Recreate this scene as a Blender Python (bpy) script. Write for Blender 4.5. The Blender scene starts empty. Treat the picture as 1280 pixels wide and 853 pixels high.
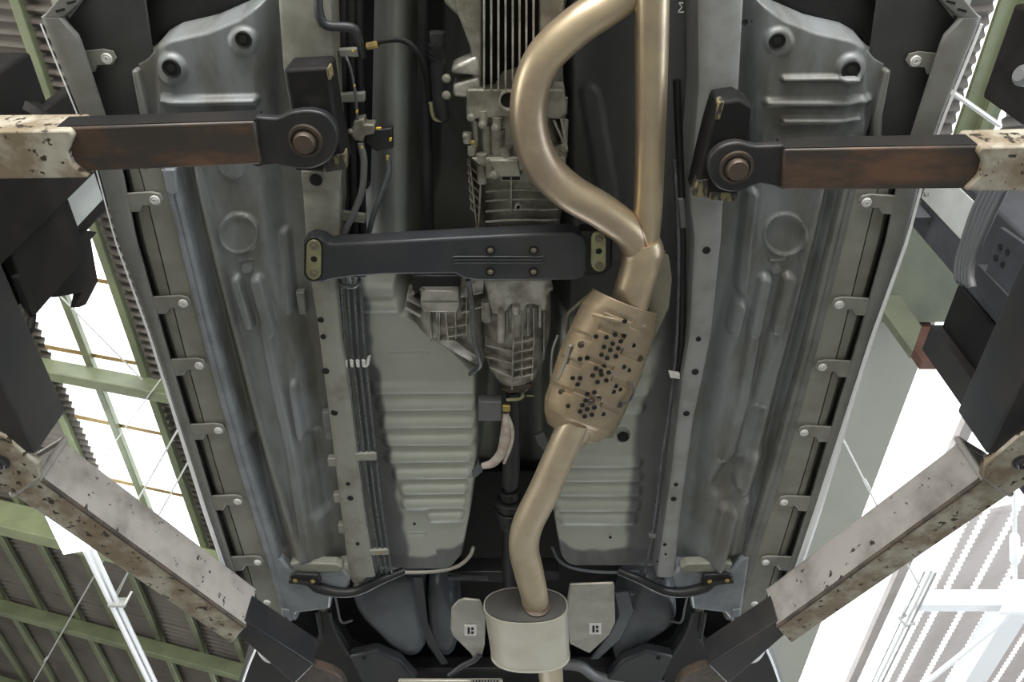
import bpy, math, random
import numpy as np
from mathutils import Vector, Matrix
random.seed(7)
S = bpy.context.scene
COL = S.collection

# ------------------------------------------------------------------ camera
F = 995.6                      # focal length in pixels of the 1280 px wide frame (28 mm on a 36 mm sensor)
TH = math.radians(54.0)        # camera looks up at this pitch, toward the rear of the car (+Y)
CZ = 0.45                      # camera height above the workshop floor
ct, st = math.cos(TH), math.sin(TH)
cam = bpy.data.cameras.new('camera'); cam_o = bpy.data.objects.new('camera', cam); COL.objects.link(cam_o)
cam.sensor_width = 36; cam.lens = 28; cam.clip_start = 0.02; cam.clip_end = 200
cam_o.location = (0, 0, CZ); cam_o.rotation_euler = (math.radians(90) + TH, 0, 0)
S.camera = cam_o

# ------------------------------------------------------------------ world, daylight, exposure
W = bpy.data.worlds.new('overcast_sky'); S.world = W; W.use_nodes = True
bg = W.node_tree.nodes['Background']; bg.inputs[0].default_value = (0.93, 0.97, 1.0, 1); bg.inputs[1].default_value = 4.0
def area(name, loc, rot, sx, sy, power, color):
    l = bpy.data.lights.new(name, 'AREA'); l.shape = 'RECTANGLE'; l.size = sx; l.size_y = sy; l.energy = power; l.color = color
    o = bpy.data.objects.new(name, l); COL.objects.link(o); o.location = loc; o.rotation_euler = [math.radians(a) for a in rot]
    return o
# added area lamps standing in for daylight at unseen, assumed door openings
area('added_front_door_light', (0, -6.2, 1.9), (90, 0, 0), 7.0, 3.6, 960, (1.0, 0.96, 0.88))
area('added_right_door_light', (8.3, 2.0, 1.8), (90, 0, 90), 6.0, 3.4, 380, (0.74, 0.87, 1.0))
area('added_back_door_light', (0, 13.9, 1.8), (90, 0, 180), 6.0, 3.4, 320, (0.92, 0.96, 1.0))  # back opening and its lamp added for light from the rear
area('added_left_door_light', (-8.3, 1.0, 1.8), (90, 0, -90), 5.0, 3.4, 260, (1.0, 0.94, 0.80))
S.view_settings.view_transform = 'Standard'; S.view_settings.look = 'None'
S.view_settings.exposure = 0.0; S.view_settings.gamma = 1.0; S.view_settings.use_curve_mapping = False

# ------------------------------------------------------------------ pixel / world helpers
def ray(px, py):
    u = (px - 640) / F; w = (426.5 - py) / F
    return u, ct - w * st, st + w * ct
def P(px, py, h):                       # world point at height h above the camera
    a, b, c = ray(px, py); t = h / c
    return Vector((a * t, b * t, CZ + h))
def PX(px, py, X):                      # world point on the vertical plane x = X
    a, b, c = ray(px, py); t = X / a
    return Vector((X, b * t, CZ + c * t))
def PYp(px, py, Y):
    a, b, c = ray(px, py); t = Y / b
    return Vector((a * t, Y, CZ + c * t))
def M(px, py, h):                       # metres per pixel there
    return h / ray(px, py)[2] / F
def mir(x): return 1278 - x

class MB:
    def __init__(s): s.v = []; s.f = []
    def add(s, v, f):
        n = len(s.v); s.v += [tuple(p) for p in v]; s.f += [tuple(i + n for i in q) for q in f]; return s
    def prism(s, pts, vec):
        n = len(pts); vec = Vector(vec)
        a = [Vector(p) for p in pts]; b = [p + vec for p in a]
        f = [tuple(range(n))[::-1], tuple(range(n, 2 * n))] + [(i, (i + 1) % n, n + (i + 1) % n, n + i) for i in range(n)]
        # orientation: make outward
        nrm = Vector((0, 0, 0))
        for i in range(n): nrm += a[i].cross(a[(i + 1) % n])
        if nrm.dot(vec) < 0: f = [q[::-1] for q in f]
        return s.add(a + b, f)
    def plate(s, poly, h, th): return s.prism([P(x, y, h) for x, y in poly], (0, 0, th))
    def box(s, c, d, rz=0.0, rot=None):
        R = rot if rot is not None else Matrix.Rotation(rz, 3, 'Z')
        v = [Vector(c) + R @ Vector((x * d[0] / 2, y * d[1] / 2, z * d[2] / 2)) for x in (-1, 1) for y in (-1, 1) for z in (-1, 1)]
        return s.add(v, [(0, 1, 3, 2), (4, 6, 7, 5), (0, 4, 5, 1), (2, 3, 7, 6), (0, 2, 6, 4), (1, 5, 7, 3)])
    def loft(s, rings, cap=True, closed=True):
        n = len(rings[0]); v = [p for r in rings for p in r]; f = []
        m = n if closed else n - 1
        for i in range(len(rings) - 1):
            for j in range(m):
                k = (j + 1) % n
                f.append((i * n + j, i * n + k, (i + 1) * n + k, (i + 1) * n + j))
        if cap:
            f.append(tuple(range(n))[::-1]); f.append(tuple(range((len(rings) - 1) * n, len(rings) * n)))
        return s.add(v, f)
    def tube(s, pts, r, n=14, cap=True):
        pts = [Vector(p) for p in pts]; m = len(pts)
        rr = r if isinstance(r, (list, tuple)) else [r] * m
        T = [(pts[min(i + 1, m - 1)] - pts[max(i - 1, 0)]).normalized() for i in range(m)]
        up = Vector((0, 0, 1)) if abs(T[0].z) < .9 else Vector((1, 0, 0))
        N = T[0].cross(up).normalized(); rings = []
        for i in range(m):
            N = (N - T[i] * N.dot(T[i])).normalized(); B = T[i].cross(N)
            rings.append([pts[i] + (N * math.cos(a) + B * math.sin(a)) * rr[i] for a in [2 * math.pi * k / n for k in range(n)]])
        return s.loft(rings, cap)
    def strip(s, A, B):                  # ribbon between two polylines of points
        n = len(A); return s.add(list(A) + list(B), [(i, i + 1, n + i + 1, n + i) for i in range(n - 1)])
    def lathe(s, c, prof, axis=(0, 0, -1), n=20):   # prof: (radius, along axis)
        ax = Vector(axis).normalized(); u = ax.orthogonal().normalized(); w = ax.cross(u); c = Vector(c)
        rings = [[c + ax * z + (u * math.cos(a) + w * math.sin(a)) * max(r, 1e-5) for a in [2 * math.pi * k / n for k in range(n)]] for r, z in prof]
        return s.loft(rings, True)

def spline(cp, k=8):                     # Catmull-Rom through tuples
    c = [np.array(p, float) for p in cp]; c = [2 * c[0] - c[1]] + c + [2 * c[-1] - c[-2]]; out = []
    for i in range(1, len(c) - 2):
        for j in range(k):
            t = j / k; a, b, d, e = c[i - 1], c[i], c[i + 1], c[i + 2]
            out.append(.5 * (2 * b + (d - a) * t + (2 * a - 5 * b + 4 * d - e) * t * t + (3 * b - a - 3 * d + e) * t ** 3))
    out.append(c[-2]); return out
def closed_spline(cp, k=5):
    n = len(cp); c = [np.array(p, float) for p in cp]; out = []
    for i in range(n):
        a, b, d, e = c[i - 1], c[i], c[(i + 1) % n], c[(i + 2) % n]
        for j in range(k):
            t = j / k; out.append(.5 * (2 * b + (d - a) * t + (2 * a - 5 * b + 4 * d - e) * t * t + (3 * b - a - 3 * d + e) * t ** 3))
    return out
def pxtube(mb, cp, k=8, n=14, cap=True):  # cp: (px, py, h, radius in px)
    q = spline(cp, k); return mb.tube([P(a[0], a[1], a[2]) for a in q], [max(a[3], .3) * M(a[0], a[1], a[2]) for a in q], n, cap)
def ctube(mb, cp, r, k=6, n=10):
    q = spline(cp, k); return mb.tube([P(a[0], a[1], a[2]) for a in q], r, n)

BASE = {}
def base_of(o): return BASE.get(o.name, Vector((0, 0, 0)))
def finish(me, ang):
    if ang:
        me.polygons.foreach_set('use_smooth', [True] * len(me.polygons))
        if ang < 179: me.set_sharp_from_angle(angle=math.radians(ang))
def obj(name, mb, mat, parent=None, ang=35, bevel=0, seg=2, recalc=True):
    base = base_of(parent) if parent else Vector((0, 0, 0))
    me = bpy.data.meshes.new(name)
    me.from_pydata([(x - base.x, y - base.y, z - base.z) for x, y, z in mb.v], [], mb.f); me.update()
    if recalc:
        import bmesh
        b = bmesh.new(); b.from_mesh(me); bmesh.ops.recalc_face_normals(b, faces=b.faces); b.to_mesh(me); b.free()
    me.materials.append(mat); finish(me, ang)
    o = bpy.data.objects.new(name, me); COL.objects.link(o)
    if parent: o.parent = parent
    BASE[o.name] = base
    if bevel:
        m = o.modifiers.new('bevel', 'BEVEL'); m.width = bevel; m.segments = seg; m.limit_method = 'ANGLE'; m.angle_limit = math.radians(40)
    return o
def inst(name, me, parent, loc, scale=1.0, rot=None):
    o = bpy.data.objects.new(name, me); COL.objects.link(o)
    if parent: o.parent = parent
    o.location = Vector(loc) - (base_of(parent) if parent else Vector((0, 0, 0)))
    o.scale = (scale, scale, scale) if isinstance(scale, (int, float)) else scale
    if rot: o.rotation_euler = rot
    return o
def thing(name, label, cat, loc, group=None, kind=None):
    o = bpy.data.objects.new(name, None); COL.objects.link(o); o.location = loc; o.empty_display_size = .05
    if label: o['label'] = label
    if cat: o['category'] = cat
    if group: o['group'] = group
    if kind: o['kind'] = kind
    BASE[o.name] = Vector(loc); return o
def tag(o, label, cat, group=None):
    o['label'] = label; o['category'] = cat
    if group: o['group'] = group
    return o

# ------------------------------------------------------------------ materials
def mat(name, c1, c2=None, scale=6.0, rough=.5, metal=0.0, lo=.4, hi=.65, chip=None, chipscale=18, chiplo=.62, bump=0.0, bscale=60, rvar=.15, stretch=(1, 1, 1), detail=6, spec=.5):
    m = bpy.data.materials.new(name); m.use_nodes = True; nt = m.node_tree; N = nt.nodes; L = nt.links
    b = N['Principled BSDF']; b.inputs['Roughness'].default_value = rough; b.inputs['Metallic'].default_value = metal
    b.inputs['Specular IOR Level'].default_value = spec
    tc = N.new('ShaderNodeTexCoord'); mp = N.new('ShaderNodeMapping'); mp.inputs['Scale'].default_value = stretch
    L.new(tc.outputs['Object'], mp.inputs['Vector'])
    def noise(sc, det=detail):
        n = N.new('ShaderNodeTexNoise'); n.inputs['Scale'].default_value = sc; n.inputs['Detail'].default_value = det; n.inputs['Roughness'].default_value = .6
        L.new(mp.outputs[0], n.inputs['Vector']); return n
    def ramp(src, a, z):
        r = N.new('ShaderNodeMapRange'); r.inputs[1].default_value = a; r.inputs[2].default_value = z; r.interpolation_type = 'SMOOTHSTEP'
        L.new(src, r.inputs[0]); return r.outputs[0]
    def mix(fac, a, z):
        x = N.new('ShaderNodeMix'); x.data_type = 'RGBA'
        if fac is not None: L.new(fac, x.inputs[0])
        for sock, val in ((x.inputs[6], a), (x.inputs[7], z)):
            if isinstance(val, tuple): sock.default_value = (*val, 1)
            else: L.new(val, sock)
        return x.outputs[2]
    col = c1; f1 = None
    if c2:
        n1 = noise(scale); f1 = ramp(n1.outputs[0], lo, hi); col = mix(f1, c1, c2)
        rr = N.new('ShaderNodeMapRange'); rr.inputs[3].default_value = max(.05, rough - rvar); rr.inputs[4].default_value = min(1, rough + rvar)
        L.new(n1.outputs[0], rr.inputs[0]); L.new(rr.outputs[0], b.inputs['Roughness'])
    if chip:
        n2 = noise(chipscale, 8); f2 = ramp(n2.outputs[0], chiplo, chiplo + .03); col = mix(f2, col, chip)
    if isinstance(col, tuple): b.inputs['Base Color'].default_value = (*col, 1)
    else: L.new(col, b.inputs['Base Color'])
    if bump:
        n3 = noise(bscale, 4); bp = N.new('ShaderNodeBump'); bp.inputs['Strength'].default_value = bump; bp.inputs['Distance'].default_value = .004
        L.new(n3.outputs[0], bp.inputs['Height']); L.new(bp.outputs[0], b.inputs['Normal'])
    return m

def floor_mat():
    m = mat('underbody_paint', (.225, .245, .262), (.125, .123, .107), 5, .38, 0, .36, .68, bump=.12, bscale=90, stretch=(2.2, .8, 1))
    nt = m.node_tree; N = nt.nodes; L = nt.links; b = N['Principled BSDF']
    src = b.inputs['Base Color'].links[0].from_socket
    def at(n):
        a = N.new('ShaderNodeAttribute'); a.attribute_name = n; return a.outputs['Fac']
    n = N.new('ShaderNodeTexNoise'); n.inputs['Scale'].default_value = 14; n.inputs['Detail'].default_value = 6
    tc = N.new('ShaderNodeTexCoord'); L.new(tc.outputs['Object'], n.inputs['Vector'])
    def mx(fac, a, z):
        x = N.new('ShaderNodeMix'); x.data_type = 'RGBA'; L.new(fac, x.inputs[0])
        for sock, val in ((x.inputs[6], a), (x.inputs[7], z)):
            if isinstance(val, tuple): sock.default_value = (*val, 1)
            else: L.new(val, sock)
        return x.outputs[2]
    green = mx(n.outputs[0], (.38, .405, .36), (.45, .47, .43))
    c = mx(at('paint'), src, green)
    c = mx(at('sealer_shade'), c, (.085, .088, .092))
    c = mx(at('dust'), c, (.17, .165, .13))
    L.new(c, b.inputs['Base Color']); return m

MT = {}
MT['pan'] = floor_mat()
MT['rail'] = mat('rail_paint', (.29, .295, .262), (.20, .195, .165), 9, .42, 0, .42, .66, bump=.05)
MT['rail_r'] = mat('rail_paint_daylight_tint', (.31, .32, .325), (.24, .245, .235), 9, .40, 0, .42, .66, bump=.05)  # right rail: bluish daylight tint put into the paint colour
MT['jack'] = mat('sill_flange_paint', (.27, .30, .335), (.20, .22, .24), 12, .38, 0, .4, .65)
MT['jack_dark'] = mat('sill_flange_shaded', (.20, .21, .205), (.15, .15, .14), 12, .42, 0, .4, .65)  # darker flange copy: shade of the right side put into the colour
MT['sill'] = mat('inner_sill_paint', (.27, .275, .24), (.22, .22, .19), 10, .40, 0, .4, .65)
MT['skirt'] = mat('grey_skirt_plastic', (.19, .195, .185), (.155, .155, .145), 14, .45, 0, .4, .65, bump=.03)
MT['silver'] = mat('white_body_paint', (.86, .88, .91), None, rough=.2)
MT['tab'] = mat('skirt_tab_plastic', (.25, .255, .23), (.20, .20, .18), 16, .42, 0)
MT['clip'] = mat('white_clip', (.78, .78, .77), (.68, .68, .67), 60, .35, 0)
MT['endface'] = mat('dark_end_face', (.075, .073, .07), (.055, .053, .05), 8, .45, .2)
MT['linerpanel'] = mat('dark_grey_liner', (.055, .058, .058), (.04, .042, .042), 8, .45, 0)
MT['dark'] = mat('black_hole', (.006, .006, .007), None, rough=.8)  # flat black: put-in shade of holes, slots, recesses; also black grommets and marks
MT['black'] = mat('black_paint', (.014, .015, .018), (.024, .024, .025), 9, .42, 0, bump=.04, spec=.35)
MT['liner'] = mat('black_liner_plastic', (.016, .017, .018), (.026, .026, .026), 8, .5, 0, spec=.35)
MT['rubber'] = mat('black_rubber', (.012, .012, .013), (.028, .027, .025), 20, .65, 0, .5, .75, bump=.2, bscale=40, spec=.2)
MT['yellowed'] = mat('worn_yellow_rubber', (.20, .165, .085), (.03, .028, .025), 30, .7, 0, .42, .55, bump=.3, stretch=(3, 1, 1))
MT['member'] = mat('charcoal_member_paint', (.030, .033, .040), (.042, .043, .047), 8, .42, 0, spec=.4)
MT['zinc'] = mat('yellow_zinc_plate', (.34, .33, .20), (.25, .24, .13), 25, .36, .55)
MT['bolt'] = mat('steel_bolt', (.24, .215, .16), (.14, .12, .08), 50, .4, .6)
MT['alu'] = mat('cast_aluminium', (.34, .33, .285), (.17, .16, .13), 16, .45, .4, .36, .66, bump=.35, bscale=110)
MT['alu2'] = mat('bright_cast_aluminium', (.50, .485, .45), (.24, .225, .195), 22, .40, .45, .36, .66, bump=.35, bscale=120)
MT['steel'] = mat('tanned_exhaust_steel', (.56, .46, .31), (.40, .32, .245), 6, .36, .72, .38, .70, chip=(.40, .22, .13), chipscale=9, chiplo=.665, bump=.03, rvar=.10)
MT['steel2'] = mat('pale_exhaust_steel', (.56, .48, .35), (.44, .36, .255), 8, .38, .65, .40, .70, chip=(.30, .20, .12), chipscale=10, chiplo=.68, rvar=.08)
MT['weld'] = mat('orange_weld', (.24, .135, .085), (.17, .11, .075), 30, .5, .4)
MT['shield'] = mat('brown_heat_shield', (.40, .31, .20), (.31, .25, .18), 10, .45, .45, .4, .65, bump=.1)
MT['shield2'] = mat('dull_shield_sheet', (.24, .225, .17), (.19, .18, .14), 12, .5, .3)
MT['shield3'] = mat('pale_shield_sheet', (.42, .40, .36), (.32, .31, .275), 9, .4, .35)
MT['muffler'] = mat('brushed_muffler_steel', (.66, .63, .55), (.54, .50, .41), 4, .34, .65, .42, .72, rvar=.04, detail=3)
MT['tank'] = mat('slate_tank_paint', (.12, .135, .155), (.085, .095, .11), 6, .36, 0)
MT['line'] = mat('dark_steel_line', (.15, .16, .18), (.10, .105, .115), 20, .3, .5)
MT['grey_pl'] = mat('grey_plastic', (.14, .145, .15), None, rough=.5)
MT['white_wax'] = mat('whitish_boot', (.55, .51, .46), (.42, .33, .30), 30, .5)
MT['brass'] = mat('brass_fitting', (.50, .38, .12), (.3, .23, .1), 40, .35, .7)
MT['yellow'] = mat('yellow_mark', (.62, .42, .05), None, rough=.5)
MT['armwhite'] = mat('worn_white_arm_paint', (.37, .35, .335), (.17, .155, .145), 5, .5, 0, .42, .72, chip=(.03, .024, .02), chipscale=34, chiplo=.625, bump=.18)
MT['armcream'] = mat('chipped_cream_arm_paint', (.43, .405, .345), (.21, .165, .11), 11, .55, 0, .36, .62, chip=(.03, .022, .015), chipscale=40, chiplo=.585, bump=.25)
MT['armbrown'] = mat('greasy_brown_steel', (.046, .039, .034), (.135, .072, .042), 4.5, .42, .1, .47, .70, bump=.05, stretch=(1, 3, 1))
MT['armdark'] = mat('dark_arm_steel', (.022, .023, .027), (.040, .037, .036), 6, .42, .1, bump=.05, spec=.4)
MT['pin'] = mat('brown_pin_steel', (.10, .075, .06), (.06, .048, .04), 30, .45, .4)
MT['rustedge'] = mat('rust_edge', (.085, .065, .05), (.035, .03, .027), 20, .6)
MT['postwhite'] = mat('worn_white_post_paint', (.55, .57, .56), (.42, .44, .43), 5, .5, 0, chip=(.12, .12, .12), chipscale=20, chiplo=.64)
MT['carriage'] = mat('black_carriage_steel', (.010, .010, .011), (.018, .016, .015), 6, .6, 0, spec=.25)
MT['carriage_r'] = mat('slate_carriage_steel', (.060, .064, .075), (.042, .045, .052), 6, .5, 0, spec=.35)
MT['green'] = mat('green_steel_paint', (.145, .165, .095), (.105, .12, .072), 3, .45, 0)
MT['green_skylit'] = mat('skylit_green_paint', (.23, .26, .15), (.185, .21, .12), 3, .5, 0)  # lit copy of the green paint, skylight brightness put into the colour
MT['sheet'] = mat('brown_grey_roof_sheet', (.115, .10, .09), (.085, .075, .066), 2, .6, 0)
MT['sheet_r'] = mat('pale_roof_sheet', (.34, .30, .285), (.28, .25, .24), 2, .6, 0)
MT['redbrown'] = mat('red_brown_primer', (.10, .045, .035), (.07, .035, .03), 5, .5)
MT['beige'] = mat('beige_ceiling_board', (.26, .26, .225), (.235, .235, .205), .7, .7)
MT['olive'] = mat('olive_green_beam', (.11, .12, .085), (.085, .095, .068), 3, .55)
MT['white_steel'] = mat('white_painted_steel', (.82, .84, .88), None, rough=.45)
MT['rod'] = mat('galvanised_rod', (.55, .56, .54), None, rough=.4, metal=.4)
MT['lap'] = mat('brown_sheet_lap', (.22, .14, .05), (.34, .24, .10), 6, .7)
MT['concrete'] = mat('sealed_concrete', (.33, .325, .30), (.26, .255, .235), 1.2, .55, 0)
MT['wallpaint'] = mat('cream_wall', (.55, .54, .49), (.5, .49, .45), .6, .8)
MT['frame'] = mat('aluminium_frame', (.5, .5, .5), None, rough=.4, metal=.6)
def pane_mat():
    m = bpy.data.materials.new('translucent_roof_sheet'); m.use_nodes = True; nt = m.node_tree; N = nt.nodes; L = nt.links
    N.remove(N['Principled BSDF']); out = N['Material Output']
    a = N.new('ShaderNodeBsdfTransparent'); a.inputs[0].default_value = (.95, .96, .95, 1)
    t = N.new('ShaderNodeBsdfTranslucent'); t.inputs[0].default_value = (.9, .9, .86, 1)
    x = N.new('ShaderNodeMixShader'); x.inputs[0].default_value = .35
    L.new(a.outputs[0], x.inputs[1]); L.new(t.outputs[0], x.inputs[2]); L.new(x.outputs[0], out.inputs[0]); return m
MT['pane'] = pane_mat()
def glare_sheet_mat():  # glare on the right slope put in as a see-through glow
    m = bpy.data.materials.new('glare_pale_roof_sheet'); m.use_nodes = True; nt = m.node_tree; N = nt.nodes; L = nt.links
    N.remove(N['Principled BSDF']); out = N['Material Output']
    a = N.new('ShaderNodeBsdfDiffuse'); a.inputs[0].default_value = (.33, .31, .30, 1)
    t = N.new('ShaderNodeBsdfTranslucent'); t.inputs[0].default_value = (.40, .36, .345, 1)
    x = N.new('ShaderNodeMixShader'); x.inputs[0].default_value = .25
    L.new(a.outputs[0], x.inputs[1]); L.new(t.outputs[0], x.inputs[2]); L.new(x.outputs[0], out.inputs[0]); return m
MT['sheet_glare'] = glare_sheet_mat()
def lamp_mat():
    m = bpy.data.materials.new('lit_tube'); m.use_nodes = True; b = m.node_tree.nodes['Principled BSDF']
    b.inputs['Emission Color'].default_value = (.9, .97, 1, 1); b.inputs['Emission Strength'].default_value = 6; b.inputs['Base Color'].default_value = (1, 1, 1, 1); return m
MT['lamp'] = lamp_mat()
# ================================================================== SETTING
K = .27; RH = 4.25                       # two roof slopes meeting in a valley above the car
def roof_h(x): return RH + K * abs(x)
def PR(px, py, off=0.0):                 # point on the roof slope (off metres below it)
    a, b, c = ray(px, py); t = (RH - off) / (c - K * abs(a)); return Vector((a * t, b * t, CZ + c * t))
fl = obj('floor', MB().box((0, 3.8, -.05), (17.2, 20.4, .1)), MT['concrete']); fl['kind'] = 'structure'
X0, Y0, Y1 = 8.45, -6.3, 14.0
def wall_gable(y, door):
    m = MB(); zt = CZ + roof_h(X0) + .1; zv = CZ + RH + .1
    if door:
        a, hh = door
        m.prism([(-X0, y, 0), (-a, y, 0), (-a, y, hh), (-a, y, CZ + roof_h(a) + .1), (-X0, y, zt)], (0, -.15, 0))
        m.prism([(a, y, 0), (X0, y, 0), (X0, y, zt), (a, y, CZ + roof_h(a) + .1)], (0, -.15, 0))
        m.prism([(-a, y, hh), (a, y, hh), (a, y, CZ + roof_h(a) + .1), (0, y, zv), (-a, y, CZ + roof_h(a) + .1)], (0, -.15, 0))
    else:
        m.prism([(-X0, y, 0), (X0, y, 0), (X0, y, zt), (0, y, zv), (-X0, y, zt)], (0, .15, 0))
    return m
for nm, m in (('wall_front', wall_gable(Y0, (3.6, 3.8))), ('wall_back', wall_gable(Y1, (3.1, 3.6)))):
    o = obj(nm, m, MT['wallpaint']); o['kind'] = 'structure'
for nm, s, d0, d1 in (('wall_right', 1, -1.0, 5.0), ('wall_left', -1, -1.5, 3.5)):
    m = MB(); zt = CZ + roof_h(X0) + .1; zd = 3.6
    for (ya, yb, za, zb) in ((Y0, d0, 0, zt), (d1, Y1, 0, zt), (d0, d1, zd, zt)):
        m.box((s * (X0 + .075), (ya + yb) / 2, (za + zb) / 2), (.15, yb - ya, zb - za))
    o = obj(nm, m, MT['wallpaint']); o['kind'] = 'structure'

ceil = thing('ceiling', None, None, (0, 0, CZ + RH), kind='structure')
PIT = .076
def corr(xa, xb, ya, yb, amp=.018, lift=0.0):
    n = max(4, int((yb - ya) / PIT * 6)); m = MB()
    ys = [ya + (yb - ya) * i / n for i in range(n + 1)]
    A = [(xa, y, CZ + roof_h(xa) + lift + amp * math.sin(2 * math.pi * y / PIT)) for y in ys]
    B = [(xb, y, CZ + roof_h(xb) + lift + amp * math.sin(2 * math.pi * y / PIT)) for y in ys]
    return m.strip(A, B)
# skylight strips cut out of the slopes:  (x range, y range)
SKL = [(-3.83, -2.93, 2.2, 6.08)]
SKR = [(2.88, 3.25, -2.6, 2.2), (2.9, 4.67, 2.5, 13.6), (4.67, 7.4, 3.6, 6.3)] + [(x, x + .085, 6.4, 13.6) for x in (4.80, 5.20, 5.62, 6.06, 6.5, 6.95)]  # last ranges added: panes standing for window glare and glare-white purlins
def sheets(side, cuts, material):
    W = .76; y = -6.0
    while y < 13.9:
        ya, yb = y, min(y + W + .02, 13.95)
        segs = [(0.0, X0)]
        for (a, b, c, d) in cuts:
            if c - .3 <= ya and yb <= d + .3:
                lo, hi = sorted((abs(a), abs(b))); ns = []
                for (p, q) in segs:
                    if hi <= p or lo >= q: ns.append((p, q)); continue
                    if p < lo: ns.append((p, lo))
                    if q > hi: ns.append((hi, q))
                segs = ns
        for (p, q) in segs:
            obj('roof_sheet', corr(side * p, side * q, ya, yb, lift=.002 * (int(y / W) % 2)), material if (side < 0 or p > 4.6 and y > 3) else MT['sheet'], ceil, ang=60, recalc=False)
        y += W
sheets(-1, SKL, MT['sheet']); sheets(1, SKR, MT['sheet_glare'])
def skylight(nm, cuts, side, lap):
    w = thing(nm, None, None, (side * 3, 3, CZ + roof_h(3)), kind='structure')
    for (a, b, c, d) in cuts:
        y = -6.0
        while y < 13.9:
            ya, yb = y, min(y + .78, 13.95)
            if c - .3 <= ya and yb <= d + .3:
                obj('pane', corr(a, b, ya, yb), MT['pane'], w, ang=60, recalc=False)
                if lap:
                    m = MB(); zz = lambda x: CZ + roof_h(x) - .020
                    m.prism([(a, ya - .022, zz(a)), (b, ya - .018, zz(b)), (b, ya + .016, zz(b)), (a, ya + .022, zz(a))], (0, 0, -.006))
                    obj('lap_strip', m, MT['lap'], w)
            y += .76
    return w
skylight('window_1', SKL, -1, True)
skylight('window_2', SKR, 1, False)
def purlin(x, ya, yb, w, hgt, material, drop=.02, nm='purlin'):
    z = CZ + roof_h(x) - drop - hgt / 2
    return obj(nm, MB().box((x, (ya + yb) / 2, z), (w, yb - ya, hgt)), material, ceil, bevel=.006)
for i, x in enumerate([-.5, -1.0, -1.5, -2.0, -2.45, -2.93, -3.42, -3.95, -4.46, -4.97, -5.48, -6.0, -6.5, -7.0, -7.5]):
    purlin(x, -6.1, 13.9, .058, .06, MT['green'])
purlin(4.03, -6.1, 13.9, .10, .08, MT['sheet_r'])
purlin(7.5, -6, 13.9, .085, .07, MT['white_steel'])
purlin(.6, -6, 13.9, .08, .08, MT['green'])
# sloping green rafters on the left, 2 m apart
for y in (-4, -2, 0, 2.0, 4.0, 6.1, 8.0, 10.0, 12.0):
    m = MB(); wd, hh, dr = .10, .16, .08
    a, b = -8.4, -.1
    if 5.5 < y < 6.5: wd, hh = .16, .3
    m.prism([(a, y - wd / 2, CZ + roof_h(a) - dr), (b, y - wd / 2, CZ + roof_h(b) - dr), (b, y - wd / 2, CZ + roof_h(b) - dr - hh), (a, y - wd / 2, CZ + roof_h(a) - dr - hh)], (0, wd, 0))
    obj('rafter', m, MT['green_skylit'] if y in (6.1,) else MT['green'], ceil, bevel=.008)
# thin bracing rods under the left slope
def rod(pts, r, off=.25, mt='rod', nm='brace_rod', turn=None):
    q = [PR(x, y, off) for x, y in pts]; o = obj(nm, MB().tube(q, r, 8), MT[mt], ceil)
    if turn is not None:
        c = q[0].lerp(q[-1], turn); d = (q[-1] - q[0]).normalized()
        obj('turnbuckle', MB().tube([c - d * .09, c - d * .07, c + d * .07, c + d * .09], [r, r * 2, r * 2, r], 8), MT[mt], o)
    return o
rod([(236, 576), (144, 744)], .007); rod([(223, 536), (42, 853), (20, 890)], .008, turn=.72)
rod([(60, 355), (178, 475)], .006); rod([(201, 474), (124, 580)], .005)
rod([(72, 160), (110, 132)], .010, off=.6)
# right: thin wire with a tensioner
rod([(1052, 545), (1100, 640), (1150, 735)], .007, off=.9, turn=.27)
# right: horizontal tie beam, hangers and braces painted white
def RY(px, py, Y): return PYp(px, py, Y)
a = RY(1145, 751, 7.0); b = RY(1290, 751, 7.0)
obj('tie_beam', MB().box(((a.x + 8.4) / 2, 7.0, a.z), (8.4 - a.x, .12, .19)), MT['white_steel'], ceil, bevel=.01)
j = RY(1269, 742, 6.92)
obj('joint_plate', MB().prism([RY(1250, 765, 6.9), RY(1285, 765, 6.9), RY(1279, 735, 6.9), RY(1262, 735, 6.9)], (0, .05, 0)), MT['white_steel'], ceil)
hr = obj('hanger_rod', MB().tube([j, PR(1268, 640, .1), PR(1267, 600, .05)], .022, 8), MT['white_steel'], ceil)
c = j.lerp(PR(1268, 640, .1), .55); d = (PR(1268, 640, .1) - j).normalized()
obj('turnbuckle', MB().tube([c - d * .17, c - d * .13, c + d * .13, c + d * .17], [.025, .05, .05, .025], 8), MT['white_steel'], hr)
obj('brace_rod', MB().tube([RY(1272, 762, 6.95), RY(1150, 860, 8.6)], .028, 8), MT['white_steel'], ceil)
bx = RY(1240, 810, 8.0)
obj('eaves_beam', MB().box((bx.x + .06, 9.9, bx.z + .12), (.26, 5.6, .24)), MT['white_steel'], ceil, bevel=.01)
# galvanised conduit along the right skylight with a hook
def ypipe(cp, r, off, material, nm):
    q = [PR(x, y, off) for x, y in cp]; X = sum(p.x for p in q) / len(q); z = sum(p.z for p in q) / len(q)
    return X, z, min(p.y for p in q), max(p.y for p in q)
X, z, ya, yb = ypipe([(1172, 712), (1100, 846)], .03, .4, None, '')
cd = obj('conduit', MB().tube([(X, ya, z), (X, yb + 3, z)], .035, 10).tube([(X - .1, ya, z), (X - .1, yb + 3, z)], .02, 10), MT['frame'], ceil)
obj('hook', MB().tube([(X - .05, ya + .75, z + .02), (X - .16, ya + .7, z - .05), (X - .13, ya + .7, z - .14), (X - .02, ya + .72, z - .1)], .018, 8), MT['frame'], cd)
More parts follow.
